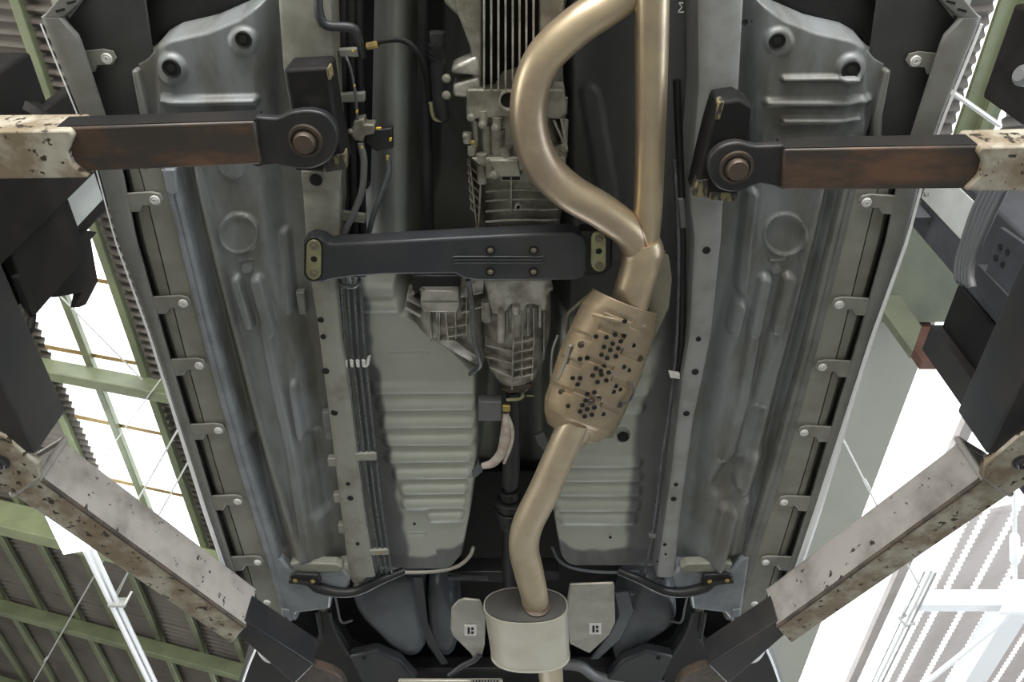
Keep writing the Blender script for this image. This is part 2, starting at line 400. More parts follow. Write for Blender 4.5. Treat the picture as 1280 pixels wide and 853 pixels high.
# flat beige boards over the right side of the bay, ending at a primer-red trimmer
m = MB()
RB = 4.25
xe = P(1148, 459, RB).x; yf = P(1148, 459, RB).y
bd = thing('trim_1', None, None, (1.6, 6, CZ + RB), kind='structure')
for k in range(4):
    y0 = yf - 1.0 + k * 2.9
    obj('ceiling_board', MB().box(((.3 + xe) / 2, y0 + 1.449, CZ + RB + .02), (xe - .3, 2.898, .04)), MT['beige'], bd)
tr = obj('trim_2', MB().prism([PYp(1080, 360, 2.9), PYp(1150, 392, 2.9), PYp(1180, 462, 2.9), PYp(1149, 462, 2.9)], (0, -.06, 0)), MT['redbrown']); tr['kind'] = 'structure'
# olive beam and its haunch in front of the boards
ob = thing('trim_3', None, None, P(1190, 380, 4.05), kind='structure')
pa, pb = P(1100, 262, 4.05), P(1290, 403, 4.05)
obj('beam_soffit', MB().prism([(pa.x - .5, pa.y, pa.z), (pb.x + 2.2, pa.y, pa.z), (pb.x + 2.2, pb.y, pa.z), (pa.x - .5, pb.y, pa.z)], (0, 0, .06)), MT['olive'], ob)
obj('beam_web', MB().box(((pa.x + pb.x) / 2 + .8, (pa.y + pb.y) / 2, pa.z + .2), (4.0, .06, .3)), MT['olive'], ob)
obj('haunch_plate', MB().prism([PYp(1104, 340, 2.6), PYp(1152, 408, 2.6), PYp(1141, 440, 2.6), PYp(1090, 370, 2.6)], (0, .05, 0)), MT['olive'], ob)
# green wall column flange at the upper right, running away along the bay
ga, gb_ = PR(1222, 80, .3), PR(1263, 80, .3)
gc = obj('eaves_girder', MB().box(((ga.x + gb_.x) / 2, -.6, ga.z), (gb_.x - ga.x, 5.2, .03)), MT['green'], ceil, bevel=.004)
obj('girder_web', MB().box(((ga.x * .4 + gb_.x * .6), -.6, ga.z - .03), (.05, 5.2, .05)), MT['green'], gc, bevel=.004)
rod([(1190, 115), (1250, 157)], .012, off=1.2)
# fittings hung in the dark corner at the upper right
# strip lamp under the left roof: lit box, then its long bare trunking
lp = thing('strip_lamp', 'lit strip lamp with long blue-white trunking under the left roof', 'lamp', P(95, 690, 4.6))
hl = 4.6
obj('lit_diffuser', MB().plate([(22, 575), (64, 575), (113, 688), (79, 694)], hl, .05), MT['lamp'], lp, bevel=.008)
m = MB(); q0, q1 = P(108, 686, hl), P(186, 853, hl); Xc = (q0.x + q1.x) / 2
m.tube([(Xc - .03, q0.y, q0.z + .03), (Xc - .03, q1.y + 2.0, q0.z + .03)], .028, 12).tube([(Xc + .035, q0.y, q0.z + .03), (Xc + .035, q1.y + 2.0, q0.z + .03)], .022, 12)
tk = obj('trunking', m, MT['white_steel'], lp)
pc = P(146, 757, hl); obj('hanger_clip', MB().box((pc.x + .0, pc.y, hl + CZ + .03), (.16, .03, .09)).tube([(pc.x + .07, pc.y, hl + CZ), (pc.x + .11, pc.y - .05, hl + CZ + .12)], .012, 8), MT['rod'], lp)
for yy in (pc.y, q0.y + .1): obj('drop_wire', MB().tube([(Xc, yy, hl + CZ + .05), (Xc, yy, CZ + roof_h(Xc) - .02)], .006, 6), MT['rod'], lp)
# ================================================================== CAR
car = thing('car', 'grey underside of a raised car with tan twin exhaust pipe and cast gearbox', 'car', (0, 1.2, CZ + 1.36))
H0 = 1.56
# ---- shared small meshes
def small_mesh(name, mb, material, ang=35):
    me = bpy.data.meshes.new(name); me.from_pydata([tuple(p) for p in mb.v], [], mb.f)
    import bmesh
    b = bmesh.new(); b.from_mesh(me); bmesh.ops.recalc_face_normals(b, faces=b.faces); b.to_mesh(me); b.free()
    me.materials.append(material); finish(me, ang); return me
def hexprof(mb, r, z0, z1):
    a = [(r * math.cos(math.pi / 3 * k), r * math.sin(math.pi / 3 * k)) for k in range(6)]
    return mb.loft([[(x, y, z0) for x, y in a], [(x, y, z1) for x, y in a], [(x * .85, y * .85, z1 - .12) for x, y in a]])
def bolt_me(material):
    m = MB().lathe((0, 0, 0), [(1.35, 0), (1.35, .18), (1.2, .25)], n=16); hexprof(m, 1.0, -.2, -.75)
    m.lathe((0, 0, -.8), [(.55, 0), (.5, .25)], n=10); return small_mesh('bolt', m, material)
BOLT = bolt_me(MT['bolt']); BOLTB = bolt_me(MT['brass']); BOLTA = bolt_me(MT['alu']); BOLTD = bolt_me(MT['armdark'])
CLIP = small_mesh('clip', MB().lathe((0, 0, 0), [(1.0, 0), (1.0, .18), (.86, .26), (.78, .14), (.62, .14), (.55, .30), (.30, .30), (.26, .10), (.1, .10)], n=20), MT['clip'])
HOLE = small_mesh('hole', MB().lathe((0, 0, 0), [(1.0, -.1), (1.0, .06), (.9, .02), (.02, .02)], n=18), MT['dark'])
RIM = small_mesh('hole_rim', MB().lathe((0, 0, 0), [(1.0, 0), (1.18, .0), (1.12, .09), (1.02, .09)], n=18), MT['rail'])
def hole(parent, px, py, h, rpx, asp=1.0, rim=False):
    r = rpx * M(px, py, h); p = P(px, py, h)
    inst('hole', HOLE, parent, p - Vector((0, 0, .0008)), (r, r * asp, .01))
    if rim: inst('hole_rim', RIM, parent, p, (r, r * asp, .03))

# ---- floor pan as pressed sheet (real relief)
def sm(t): t = np.clip(t, 0, 1); return t * t * (3 - 2 * t)
def poly_x(y, pts): return np.interp(y, [p[1] for p in pts], [p[0] for p in pts])
def capsule(px, py, x0, y0, x1, y1, r, soft):
    dx, dy = x1 - x0, y1 - y0; t = np.clip(((px - x0) * dx + (py - y0) * dy) / (dx * dx + dy * dy), 0, 1)
    return sm((r - np.hypot(px - x0 - t * dx, py - y0 - t * dy)) / soft + .5)
def disc(px, py, x, y, r, soft): return sm((r - np.hypot(px - x, py - y)) / soft + .5)
def ringf(px, py, x, y, r, w): return sm(1 - np.abs(np.hypot(px - x, py - y) - r) / w)
JL = [(150, -60), (160, 0), (168, 60), (183, 130), (212, 225), (262, 430), (303, 580), (345, 715), (362, 775)]
RL = [(345, -60), (346, 0), (352, 85), (375, 215), (383, 330), (395, 400), (410, 520), (425, 640), (436, 725)]
RR = [(413, -60), (414, 0), (418, 85), (425, 215), (424, 300), (418, 345), (427, 430), (441, 520), (456, 640), (470, 725)]
QL = [(873, -60), (872, 0), (873, 110), (862, 250), (868, 300), (862, 420), (852, 480), (838, 600), (820, 725)]
QR = [(934, -60), (931, 0), (925, 110), (905, 260), (903, 300), (890, 420), (878, 480), (868, 525), (852, 640), (843, 725)]
TL = [(528, -60), (525, 0), (520, 300), (505, 365), (515, 400), (570, 443), (597, 470), (601, 520), (600, 580), (592, 650), (582, 700), (560, 725)]
TR = [(705, -60), (705, 300), (700, 440), (692, 520), (688, 580), (688, 650), (696, 700), (715, 725)]
def outer(px, py, side):
    """relief of an outer floor, described for the left side; px mirrored for the right"""
    z = np.zeros_like(px)
    pl = poly_x(py, [(190, -60), (205, 100), (243, 215), (250, 300), (278, 380), (300, 450), (315, 520), (330, 600), (347, 700), (352, 730)])
    pr = poly_x(py, [(330, -60), (330, 100), (335, 215), (342, 300), (350, 350), (364, 400), (378, 450), (386, 520), (396, 600), (410, 730)])
    z += .038 * (.66 + .34 * sm((px - pl) / 22 + .5)) * sm((pr - px) / 26 + .5)
    # groove beside the sill flange
    jl = poly_x(py, JL); z -= .02 * sm(1 - np.abs(px - jl - 24 + py * .008) / 12) * sm((py - 190) / 40)
    z += .016 * sm(1 - np.abs(px - jl - 36) / 8) * sm((py - 190) / 40)
    R = []
    if side < 0:
        z += .007 * disc(px, py, 299, 292, 24, 3) + .007 * ringf(px, py, 299, 292, 24, 3)
        z += .007 * disc(px, py, 289, 206, 17, 3) + .007 * disc(px, py, 308, 336, 7, 2.5)
        z += .008 * capsule(px, py, 298, 325, 316, 324, 2, 2)
        for (a, b, c, d, r) in [(296, 350, 312, 404, 6), (322, 352, 338, 412, 8)]: R.append(.022 * capsule(px, py, a, b, c, d, r, 6))
        R += [.020 * capsule(px, py, 333, 410, 345, 475, 7, 7), .020 * capsule(px, py, 345, 475, 364, 560, 7, 8), .018 * capsule(px, py, 364, 560, 384, 695, 7, 8), .018 * capsule(px, py, 366, 482, 376, 545, 5, 6)]
        z -= .020 * capsule(px, py, 385, 555, 398, 640, 9, 12)
        z += .017 * capsule(px, py, 300, 560, 305, 600, 9, 10)
        z -= .017 * capsule(px, py, 318, 560, 345, 690, 7, 9)
        z += .014 * capsule(px, py, 352, 300, 362, 390, 5, 7)
    else:
        q = 1278 - px
        z += .009 * ringf(q, py, 981, 294, 25.5, 3.2) + .007 * disc(q, py, 970, 337, 7, 2.5) + .009 * capsule(q, py, 963, 325, 982, 324, 2, 2)
        for (a, b, c, d, r) in [(956, 351, 943, 412, 8), (985, 349, 972, 408, 8), (925, 384, 918, 412, 7), (941, 245, 928, 362, 6)]:
            R.append(.022 * capsule(q, py, a, b, c, d, r, 6))
        R += [.018 * capsule(q, py, 943, 412, 928, 500, 8, 8), .014 * capsule(q, py, 970, 415, 950, 500, 8, 10), .017 * capsule(q, py, 928, 500, 908, 570, 8, 10)]
        z += .015 * capsule(q, py, 945, 575, 930, 600, 12, 8) + .020 * capsule(q, py, 908, 640, 895, 700, 10, 8) + .020 * capsule(q, py, 935, 630, 920, 690, 8, 8)
        z -= .015 * capsule(q, py, 920, 580, 900, 610, 10, 12)
    z += np.maximum.reduce(R)
    # front: toe board steps and grommet dimples
    t = sm((190 - py) / 30)
    z += t * (.012 * sm((px - 190) / 8) * sm((350 - px) / 20))
    z += .020 * capsule(px, py, 205, 124, 320, 122, 4, 6) if side < 0 else .014 * (capsule(px, py, 190, 126, 320, 126, 4, 6) + capsule(px, py, 210, 95, 300, 96, 3, 5) + capsule(px, py, 205, 148, 300, 148, 3, 5))
    z += .010 * disc(px, py, 215, 85, 19, 7)
    z += .009 * disc(px, py, 306, 50, 17, 7)
    # where the floor turns up into the front wheel house
    cy = np.interp(px, [150, 180, 195, 215, 260, 300, 325, 345], [95, 78, 62, 52, 42, 26, 8, -14])
    z -= .16 * sm((cy - py) / 26)
    # rear: floor turns up
    z -= .10 * sm((py - 712) / 10)
    return z
def tunnel(px, py):
    tl = poly_x(py, TL); tr = poly_x(py, TR)
    dep = np.zeros_like(px)
    # left shelf: above the crossing member a rounded bulge, behind it a ribbed flat panel
    front = sm((372 - py) / 60)
    dl = px - tl
    wall = sm(dl / np.where(py < 400, 34, 13) + .5)
    lsh = .015 + front * (.02 + .16 * np.clip((px - 492) / 40, -1.6, 1) ** 2)
    rear = sm((py - 440) / 50)
    rsh = (1 - rear) * (.06 + .10 * sm((840 - px) / 110)) + rear * .015
    mid = .5 * (tl + tr)
    dep = np.where(px < mid, lsh, rsh)
    wr = sm((tr - px) / np.where(py < 440, 40, 13) + .5)
    dep = dep + np.where(px < mid, wall, wr) * (.36 - dep)
    # rounded corner of the shelves at the back
    dep += .10 * sm((py - np.where(px < mid, 716 - np.clip((px - 555) / 30, 0, 1) ** 2 * 22, 712 - np.clip((722 - px) / 30, 0, 1) ** 2 * 25)) / 10) * (1 - np.where(px < mid, wall, wr))
    rib = np.zeros_like(px)
    for y, a, b in [(490, 470, 590), (511, 476, 588), (533, 482, 588), (555, 485, 586), (576, 488, 584), (597, 498, 582), (616, 506, 578), (634, 508, 576), (650, 540, 572)]:
        rib += .012 * capsule(px, py, a, y, b, y - 1, 6, 7)
    rib += -.006 * capsule(px, py, 483, 447, 533, 446, 1.5, 3) - .005 * capsule(px, py, 512, 673, 530, 673, 1.5, 3)
    for y in (368, 388): rib += .006 * capsule(px, py, 452, y, 502, y - 1, 6, 7)
    for y, a, b in [(470, 800, 812), (492, 792, 806), (514, 786, 800), (582, 712, 797), (600, 706, 797), (618, 702, 796), (637, 702, 794), (653, 706, 790)]:
        rib += .011 * capsule(px, py, a, y, b, y, 6, 7)
    rib += .008 * (disc(px, py, 779, 546, 13, 4) - disc(px, py, 779, 546, 9, 3))
    rib += .010 * capsule(px, py, 745, 150, 770, 300, 12, 10) * (py < 300)
    return -dep + rib
def pan_mesh(name, xa_f, xb_f, fn, nx, y0, y1, ny, attrs, HP=H0):
    # rows run over py (rear to front); columns between two traced edges, laid out on the floor plane
    py = np.linspace(y0, y1, ny)[:, None] * np.ones((1, nx)); s = np.linspace(0, 1, nx)[None, :]
    xa = xa_f(py[:, :1]); xb = xb_f(py[:, :1]); px = xa + (xb - xa) * s
    u = (px - 640) / F; w = (426.5 - py) / F; dy = ct - w * st; dz = st + w * ct; t = HP / dz
    X = u * t; Y = dy * t; Z = CZ + H0 - fn(px, py)
    b = base_of(car); v = np.stack([X - b.x, Y - b.y, Z - b.z], -1).reshape(-1, 3)
    i = np.arange(ny - 1)[:, None] * nx + np.arange(nx - 1)[None, :]
    f = np.stack([i, i + nx, i + nx + 1, i + 1], -1).reshape(-1, 4)
    me = bpy.data.meshes.new(name); me.from_pydata(v.tolist(), [], f.tolist()); me.materials.append(MT['pan']); finish(me, 180)
    for k, g in attrs(px, py).items():
        a = me.attributes.new(k, 'FLOAT', 'POINT'); a.data.foreach_set('value', np.clip(g, 0, 1).reshape(-1).astype(np.float32))
    o = bpy.data.objects.new(name, me); COL.objects.link(o); o.parent = car; BASE[o.name] = b; return o
def at_left(px, py):
    jl = poly_x(py, JL)
    d = sm(1 - np.abs(px - jl - 30) / 14) * sm((py - 190) / 40) * .8
    d += .35 * sm((px - poly_x(py, [(330, 0), (345, 300), (375, 450), (395, 600), (412, 730)])) / 20)
    return {'paint': .0 * px, 'sealer_shade': .2 * sm(1 - np.abs(px - jl - 20) / 7) * sm((py - 190) / 40), 'dust': d}
def at_right(px, py):
    a = at_left(1278 - px, py); a['dust'] *= .55; return a
def noise2(px, py): return 2.0 * np.sin(py * .061 + .02 * px) + 1.6 * np.sin(py * .137 + 1 + .05 * px) + .5 * np.sin(py * .29 + 2 + .11 * px)
def at_tun(px, py):
    nz = noise2(px, py)
    le = poly_x(py, [(440, -60), (445, 300), (446, 370), (455, 440), (470, 520), (478, 580), (492, 650), (500, 725)])
    g = sm((px - le - nz - 6) / 8) * sm((626 - px) / 20)
    re = poly_x(py, [(840, -60), (840, 440), (805, 520), (796, 600), (792, 650), (788, 725)])
    g2 = sm((re + .5 * nz - px) / 12) * sm((px - 660) / 20)
    bot = sm((np.where(px < 640, 696 + (px < 545) * 6 - 14 * sm((px - 560) / 30), 695 - 10 * sm((730 - px) / 30)) + .8 * noise2(py, px) - py) / 5)
    paint = np.where(px < 640, g * (1 - .75 * sm((330 - py) / 60)), g2 * sm((py - 430) / 40)) * bot
    seal_shade = (1 - np.where(px < 640, g, g2)) * .75 * sm((py - 350) / 40) + (1 - bot) * .5  # sealer strip; tunnel cavity darkened with the same colour
    seal_shade = np.maximum(seal_shade, np.where(px > 640, sm((470 - py) / 50) * .55, 0))  # shade of the deep right front shelf put into the colour
    return {'paint': paint, 'sealer_shade': seal_shade, 'dust': .25 * sm((px - 640) / 20) * 0 + .0 * px}
mid = lambda A, B: (lambda y: .5 * (poly_x(y, A) + poly_x(y, B)))
off = lambda A, d: (lambda y: poly_x(y, A) + d)
pan_mesh('floor_pan', off(JL, -4), mid(RL, RR), lambda x, y: outer(x, y, -1), 170, -70, 728, 420, at_left, H0 - .042)
pan_mesh('floor_pan', mid(QL, QR), lambda y: 1278 - poly_x(y, JL) + 4, lambda x, y: outer(1278 - x, y, 1), 170, -70, 728, 420, at_right, H0 - .042)
pan_mesh('transmission_tunnel', mid(RL, RR), mid(QL, QR), tunnel, 240, -70, 728, 420, at_tun)
for o in list(car.children):
    if o.name == 'floor_pan': lp_ = o
    if o.name == 'floor_pan.001': rp_ = o
    if o.name == 'transmission_tunnel': tn_ = o
GROM = small_mesh('grommet', MB().lathe((0, 0, 0), [(1.0, -.2), (1.0, .42), (.92, .5), (.84, .34), (.45, .34), (.38, .46), (.02, .46)], n=24), MT['dark'])
for s, pn in ((-1, lp_), (1, rp_)):
    for x, y, r in ((215, 85, 10), (305, 49, 9)):
        if s > 0: x, y = {215: (1063, 87), 305: (971, 51)}[x]
        inst('grommet', GROM, pn, P(x, y, H0 - float(outer(np.array([[float(x if s < 0 else 1278 - x)]]), np.array([[float(y)]]), s)[0, 0]) + .002), (1.1 * r * M(x, y, H0), 1.1 * r * M(x, y, H0), .012))
inst('grommet', GROM, tn_, P(779, 546, H0 + .010), (7 * M(779, 546, H0), 7 * M(779, 546, H0), .012))
for (x, y) in ((518, 655), (763, 672)): hole(tn_, x, y, H0 + .010, 2)
hole(tn_, 768, 210, H0 + .15, 4)
hole(lp_, 374, 671, H0 - .045, 1.6); hole(rp_, 899, 673, H0 - .045, 1.6)
hole(rp_, 942, 26, H0 - .02, 3)

# ---- frame rails (box sections proud of the floor)
def rail(name, A, B, ya, yb, h, h2, material, breaks=()):
    ys = np.linspace(ya, yb, 60); rings = []
    for y in ys:
        hh = h
        for (yy, amt, w) in breaks: hh += amt * float(sm((y - yy) / w + .5))
        xl, xr = float(poly_x(y, A)), float(poly_x(y, B)); a, b = P(xl, y, hh), P(xr, y, hh)
        e = .006; w = b.x - a.x
        prof = [(a.x - .004, h2), (a.x, hh + .02), (a.x + .002, hh + e), (a.x + .008, hh + .001), (a.x + w * .3, hh), (a.x + w * .7, hh), (b.x - .008, hh + .001), (b.x - .002, hh + e), (b.x, hh + .02), (b.x + .004, h2)]
        rings.append([Vector((px, a.y, CZ + z)) for px, z in prof])
    return obj(name, MB().loft(rings, True, True), material, car, ang=40)
lr = rail('frame_rail', RL, RR, -60, 722, 1.500, 1.60, MT['rail'], [(246, -.012, 8), (270, .01, 20), (505, .014, 24)])
rr = rail('frame_rail', QL, QR, -60, 722, 1.500, 1.60, MT['rail_r'], [(505, .014, 24)])
for x, y, r in ((395, 225, 8), (401, 400, 4), (404, 421, 3.6), (407, 464, 4.6), (418, 516, 4.4), (435, 605, 2.8), (438, 623, 3.8), (447, 680, 2.6)):
    hole(lr, x, y, 1.4935 if y < 240 else 1.4955 if y < 500 else 1.511, r)
for x, y, r in ((883, 313, 5), (873, 424, 3.4), (869, 465, 4.4), (858, 517, 4), (845, 606, 2.8), (842, 624, 3.6), (831, 681, 2.4), (832, 693, 1.6), (822, 702, 1.6)):
    hole(rr, x, y, 1.4985 if y < 500 else 1.512, r)
hole(rr, 931, 28, 1.4985, 4)
obj('rail_patch', MB().plate([(376, 214), (427, 213), (425, 238), (378, 239)], 1.496, .01), MT['rail'], lr, bevel=.003)
# lugs along the rail inner edges
for (x, y) in ((411, 580), (418, 625), (424, 663)):
    obj('rail_lug', MB().plate([(x - 2, y - 6), (x + 9, y - 6), (x + 10, y + 4), (x - 1, y + 4)], 1.522, .02), MT['rail'], lr, bevel=.003)
obj('rail_lug', MB().plate([(369, 366), (380, 366), (383, 394), (374, 394)], 1.528, .02), MT['jack_dark'], lr, bevel=.003)
obj('rail_lug', MB().plate([(402, 516), (412, 516), (416, 550), (407, 550)], 1.53, .02), MT['jack_dark'], lr, bevel=.003)

# ---- sill flanges (jacking rails)
def flange(pts, ya, yb, wpx, h, material, side):
    ys = np.linspace(ya, yb, 50); rings = []
    for y in ys:
        x = float(poly_x(y, pts)); x = x if side < 0 else mir(x)
        c = P(x, y, h); w = wpx * M(x, y, h)
        rings.append([Vector((c.x + a * w, c.y, CZ + h + z)) for a, z in ((-.62, .07), (-.5, .012), (-.38, .002), (-.15, 0), (0, .004), (.15, 0), (.4, .002), (.5, .012), (.62, .07))])
    return obj('sill_flange', MB().loft(rings, True, True), material, car, ang=50)
fl_l = flange(JL, 214, 776, 19, 1.510, MT['jack'], -1); fl_r = flange(JL, 205, 776, 19, 1.515, MT['jack_dark'], 1)
hole(fl_l, 211, 226, 1.508, 2.2, 1.8)
obj('flange_plate', MB().plate([(203, 212), (219, 212), (222, 240), (213, 245), (206, 238)], 1.505, .012), MT['jack'], fl_l, bevel=.004)
for s, f_, m_ in ((-1, lp_, MT['jack_dark']), (1, rp_, MT['jack_dark'])):   # upright flange at the toe board
    q = [(163, 88), (171, 88), (184, 145), (186, 215), (176, 215), (174, 145)]
    q = q if s < 0 else [(mir(x), y) for x, y in q]
    obj('toe_flange', MB().plate(q, 1.515, .07), m_, f_, bevel=.005)

# ---- sill inner panels + skirts with tabs and push clips
SO = [(40, -10), (52, 23), (102, 147), (125, 215), (147, 300), (190, 420), (258, 637), (293, 740), (303, 772)]
SI = [(66, -10), (77, 24), (97, 46), (129, 145), (151, 215), (168, 300), (202, 420), (267, 637), (300, 740), (309, 772)]
def pathpts(pts, ya, yb, n, h, side, dx=0):
    out = []
    for y in np.linspace(ya, yb, n):
        x = float(poly_x(y, pts)) + dx; out.append(P(x if side < 0 else mir(x), y, h))
    return out
CL = [(134, 73), (194, 250), (229, 379), (249, 457), (273, 538), (297, 627), (322, 703), (334, 753)]
CR = [(1144, 76), (1083, 253), (1049, 381), (1028, 459), (1005, 541), (980, 628), (957, 703), (943, 755)]
for side, clips in ((-1, CL), (1, CR)):
    n = 60; ya, yb = -40, 772
    prof = [(JL, -2, 1.520), (JL, -33, 1.514), (JL, -34, 1.521), (JL, -35, 1.516), (SI, 12, 1.522), (SI, 9, 1.54), (SI, 5, 1.61), (SI, -6, 1.66)]
    lines = []
    for pts, dx, h in prof:
        ln = []
        for y in np.linspace(ya, yb, n):
            xx = float(poly_x(y, pts)) + dx
            if pts is SI: xx = min(xx, float(poly_x(y, JL)) - 37)
            if y < 190: hh = h + .03
            else: hh = h
            ln.append(P(xx if side < 0 else mir(xx), y, hh))
        lines.append(ln)
    m = MB()
    for a, b in zip(lines[:-1], lines[1:]): m.strip(a, b)
    sill = obj('inner_sill', m, MT['sill'], car, ang=40)
    # skirt: hollow plastic with a flat lip below, short inner lip and outer wall
    ys = np.linspace(23, 746, 70); rings = []
    for y in ys:
        xo, xi = float(poly_x(y, SO)), float(poly_x(y, SI))
        a = P(xo if side < 0 else mir(xo), y, 1.500); b = P(xi if side < 0 else mir(xi), y, 1.500); sg = -side
        r = [(a.x - sg * .006, .14), (a.x - sg * .012, .05), (a.x - sg * .006, .010), (a.x + sg * .004, .001), (a.x + sg * .012, 0), (b.x - sg * .005, 0), (b.x, .004), (b.x + sg * .001, .009), (b.x - sg * .002, .009), (b.x - sg * .004, .006), (a.x + sg * .006, .006), (a.x, .05), (a.x, .14)]
        rings.append([Vector((x, a.y, CZ + 1.500 + z)) for x, z in r])
    sk = obj('side_skirt', MB().loft(rings, True, True), MT['skirt'], car, ang=40)
    # skylight glint along the outer edge, put in as a white bead
    q = []
    for y in np.linspace(30, 746, 40):
        xo = float(poly_x(y, SO)); p = P(xo if side < 0 else mir(xo), y, 1.502); q.append(p + Vector((side * .006, 0, 0)))
    rad = [(.0015 + .0045 * max(0, min(1, (p.y - .75) / 1.0))) * (1.0 if side < 0 else 1.9) for p in q]
    obj('edge_glint', MB().tube(q, rad, 8), MT['silver'], sk)
    # front end cap with slots
    e = [(52, 23), (77, 23), (103, -2), (98, -14), (80, -12)]; e = e if side < 0 else [(mir(x), y) for x, y in e]
    cap_ = obj('end_cap', MB().plate(e, 1.503, .04), MT['skirt'], sk, bevel=.003)
    for (x, y) in ((75, 13), (89, 3)):
        q = [(x - 6, y), (x + 5, y - 3), (x + 6, y), (x - 5, y + 3)]; q = q if side < 0 else [(mir(a), b) for a, b in q]
        obj('slot', MB().plate(q, 1.501, .004), MT['dark'], sk)
    for (cx, cy) in clips:
        k = M(cx, cy, 1.5); t = .0165 / k; x = cx if side < 0 else mir(cx)
        xi = float(poly_x(cy + 3, SI)) - 1
        if cy < 100: hgt = 1.526
        else: hgt = 1.506
        q = [(xi, cy - t * .8), (x - t * .5, cy - t), (x + t * .6, cy - t * .75), (x + t, cy), (x + t * .6, cy + t * .7), (x - t * 1.2, cy + t * .75), (xi + (x - xi) * .55, cy + t * .7), (xi + (x - xi) * .45, cy + t * 1.5), (xi, cy + t * 1.6)]
        q = q if side < 0 else [(mir(a), b) for a, b in q]
        if cy < 745:
            obj('clip_tab', MB().plate(q, hgt, .006), MT['tab'], sk, bevel=.002)
        inst('push_clip', CLIP, sk, P(cx, cy, hgt - .0005), (.0102, .0102, .018))
    # body side above the skirt, keeps the background from showing through
    A = pathpts(SO, -60, 780, 20, 1.51, side); m = MB(); sg = -side
    m.strip([p + Vector((-sg * .0, 0, .12)) for p in A], [p + Vector((-sg * .04, 0, .62)) for p in A])
    obj('door_panel', m, MT['silver'], car, ang=40)
    q = [P(x if side < 0 else mir(x), y, 1.50) for x, y in SO]
cb = obj('cabin_light_block', MB().box((0, 1.15, CZ + 1.95), (1.72, 2.9, .03)), MT['black'], car)  # unseen dark plate added to block light from above

# ---- front wheel-house liners (black, upper corners)
def pillow(poly, h, depth, k=5, prof=((1, 1), (.985, .6), (.94, .28), (.85, .1), (.6, .01), (.3, 0), (.02, 0))):
    """rounded hump: outline at h + depth, middle bulging down to h"""
    c = closed_spline(poly, k); pts = [P(x, y, h) for x, y in c]; ctr = sum(pts, Vector()) / len(pts); rings = []
    for s_, z in prof: rings.append([Vector((ctr.x + (p.x - ctr.x) * s_, ctr.y + (p.y - ctr.y) * s_, CZ + h + depth * z)) for p in pts])
    return MB().loft(rings, True, True)
for s in (-1, 1):
    mm = (lambda q: q) if s < 0 else (lambda q: [(mir(x), y) for x, y in q])
    wl = obj('wheel_liner', pillow(mm([(92, 30), (130, -20), (230, -60), (330, -50), (335, -8), (285, 22), (228, 40), (195, 62), (192, 84), (168, 92), (130, 80), (104, 54)]), 1.585, .09), MT['liner'], car, ang=60)
    obj('liner_rib', pillow(mm([(140, 42), (150, 12), (178, -18), (198, -18), (170, 18), (146, 44)]), 1.568, .03), MT['liner'], wl, ang=60)
    obj('liner_panel', MB().plate(mm([(82, 28), (108, -4), (135, -28), (178, -28), (190, 62), (192, 84), (166, 92), (184, 145), (192, 210), (154, 214), (131, 145), (100, 60)]), 1.536, .008), MT['linerpanel'], wl, bevel=.003)
    obj('liner_step', pillow(mm([(100, 60), (140, 62), (182, 82), (176, 98), (120, 96)]), 1.575, .03), MT['liner'], wl, ang=60)

# ---- gearbox and rear casing (cast)
def cast_body(name, rows, material, parent, n=48, ex=3.2, k=6):
    rows = spline(rows, k); rings = []
    for (y, xl, xr, hb, ht) in rows:
        a, b = P(xl, y, hb), P(xr, y, hb); cx, w = (a.x + b.x) / 2, (b.x - a.x) / 2; cz, rz = (hb + ht) / 2, (ht - hb) / 2
        r = []
        for i in range(n):
            t = 2 * math.pi * i / n; co, si = math.cos(t), math.sin(t)
            r.append(Vector((cx + w * math.copysign(abs(co) ** (2 / ex), co), a.y, CZ + cz + rz * math.copysign(abs(si) ** (2 / ex), si))))
        rings.append(r)
    return obj(name, MB().loft(rings, True, True), material, parent, ang=50)
gb = cast_body('gearbox', [(-70, 560, 720, 1.545, 1.85), (0, 572, 714, 1.54, 1.85), (60, 584, 708, 1.535, 1.83), (112, 582, 708, 1.528, 1.83), (150, 584, 710, 1.522, 1.82), (205, 588, 711, 1.515, 1.80), (240, 592, 710, 1.530, 1.80), (300, 600, 702, 1.54, 1.78), (345, 604, 690, 1.54, 1.77)], MT['alu'], car)
def bar(mb, x0, y0, x1, y1, wpx, h, th):
    d = Vector((x1 - x0, y1 - y0)).normalized(); nx, ny = -d.y * wpx / 2, d.x * wpx / 2
    return mb.plate([(x0 + nx, y0 + ny), (x1 + nx, y1 + ny), (x1 - nx, y1 - ny), (x0 - nx, y0 - ny)], h, th)
for x in (605, 614, 623, 632, 641, 649.5, 658, 667):
    obj('cooling_fin', bar(MB(), x, -65, x, 112, 2.6, 1.495, .05), MT['alu2'], gb, bevel=.001)
obj('fin_bed', MB().plate([(600, -68), (674, -68), (674, 112), (600, 112)], 1.532, .02), MT['dark'], gb)  # black bed: shade between the fins put into the colour
obj('sump_face', MB().plate([(674, -68), (706, -68), (704, 60), (690, 112), (674, 112)], 1.51, .06), MT['alu'], gb, bevel=.004)
obj('sump_face', MB().plate([(563, -68), (602, -68), (602, 112), (592, 112), (588, 60), (570, 12)], 1.515, .06), MT['alu'], gb, bevel=.004)
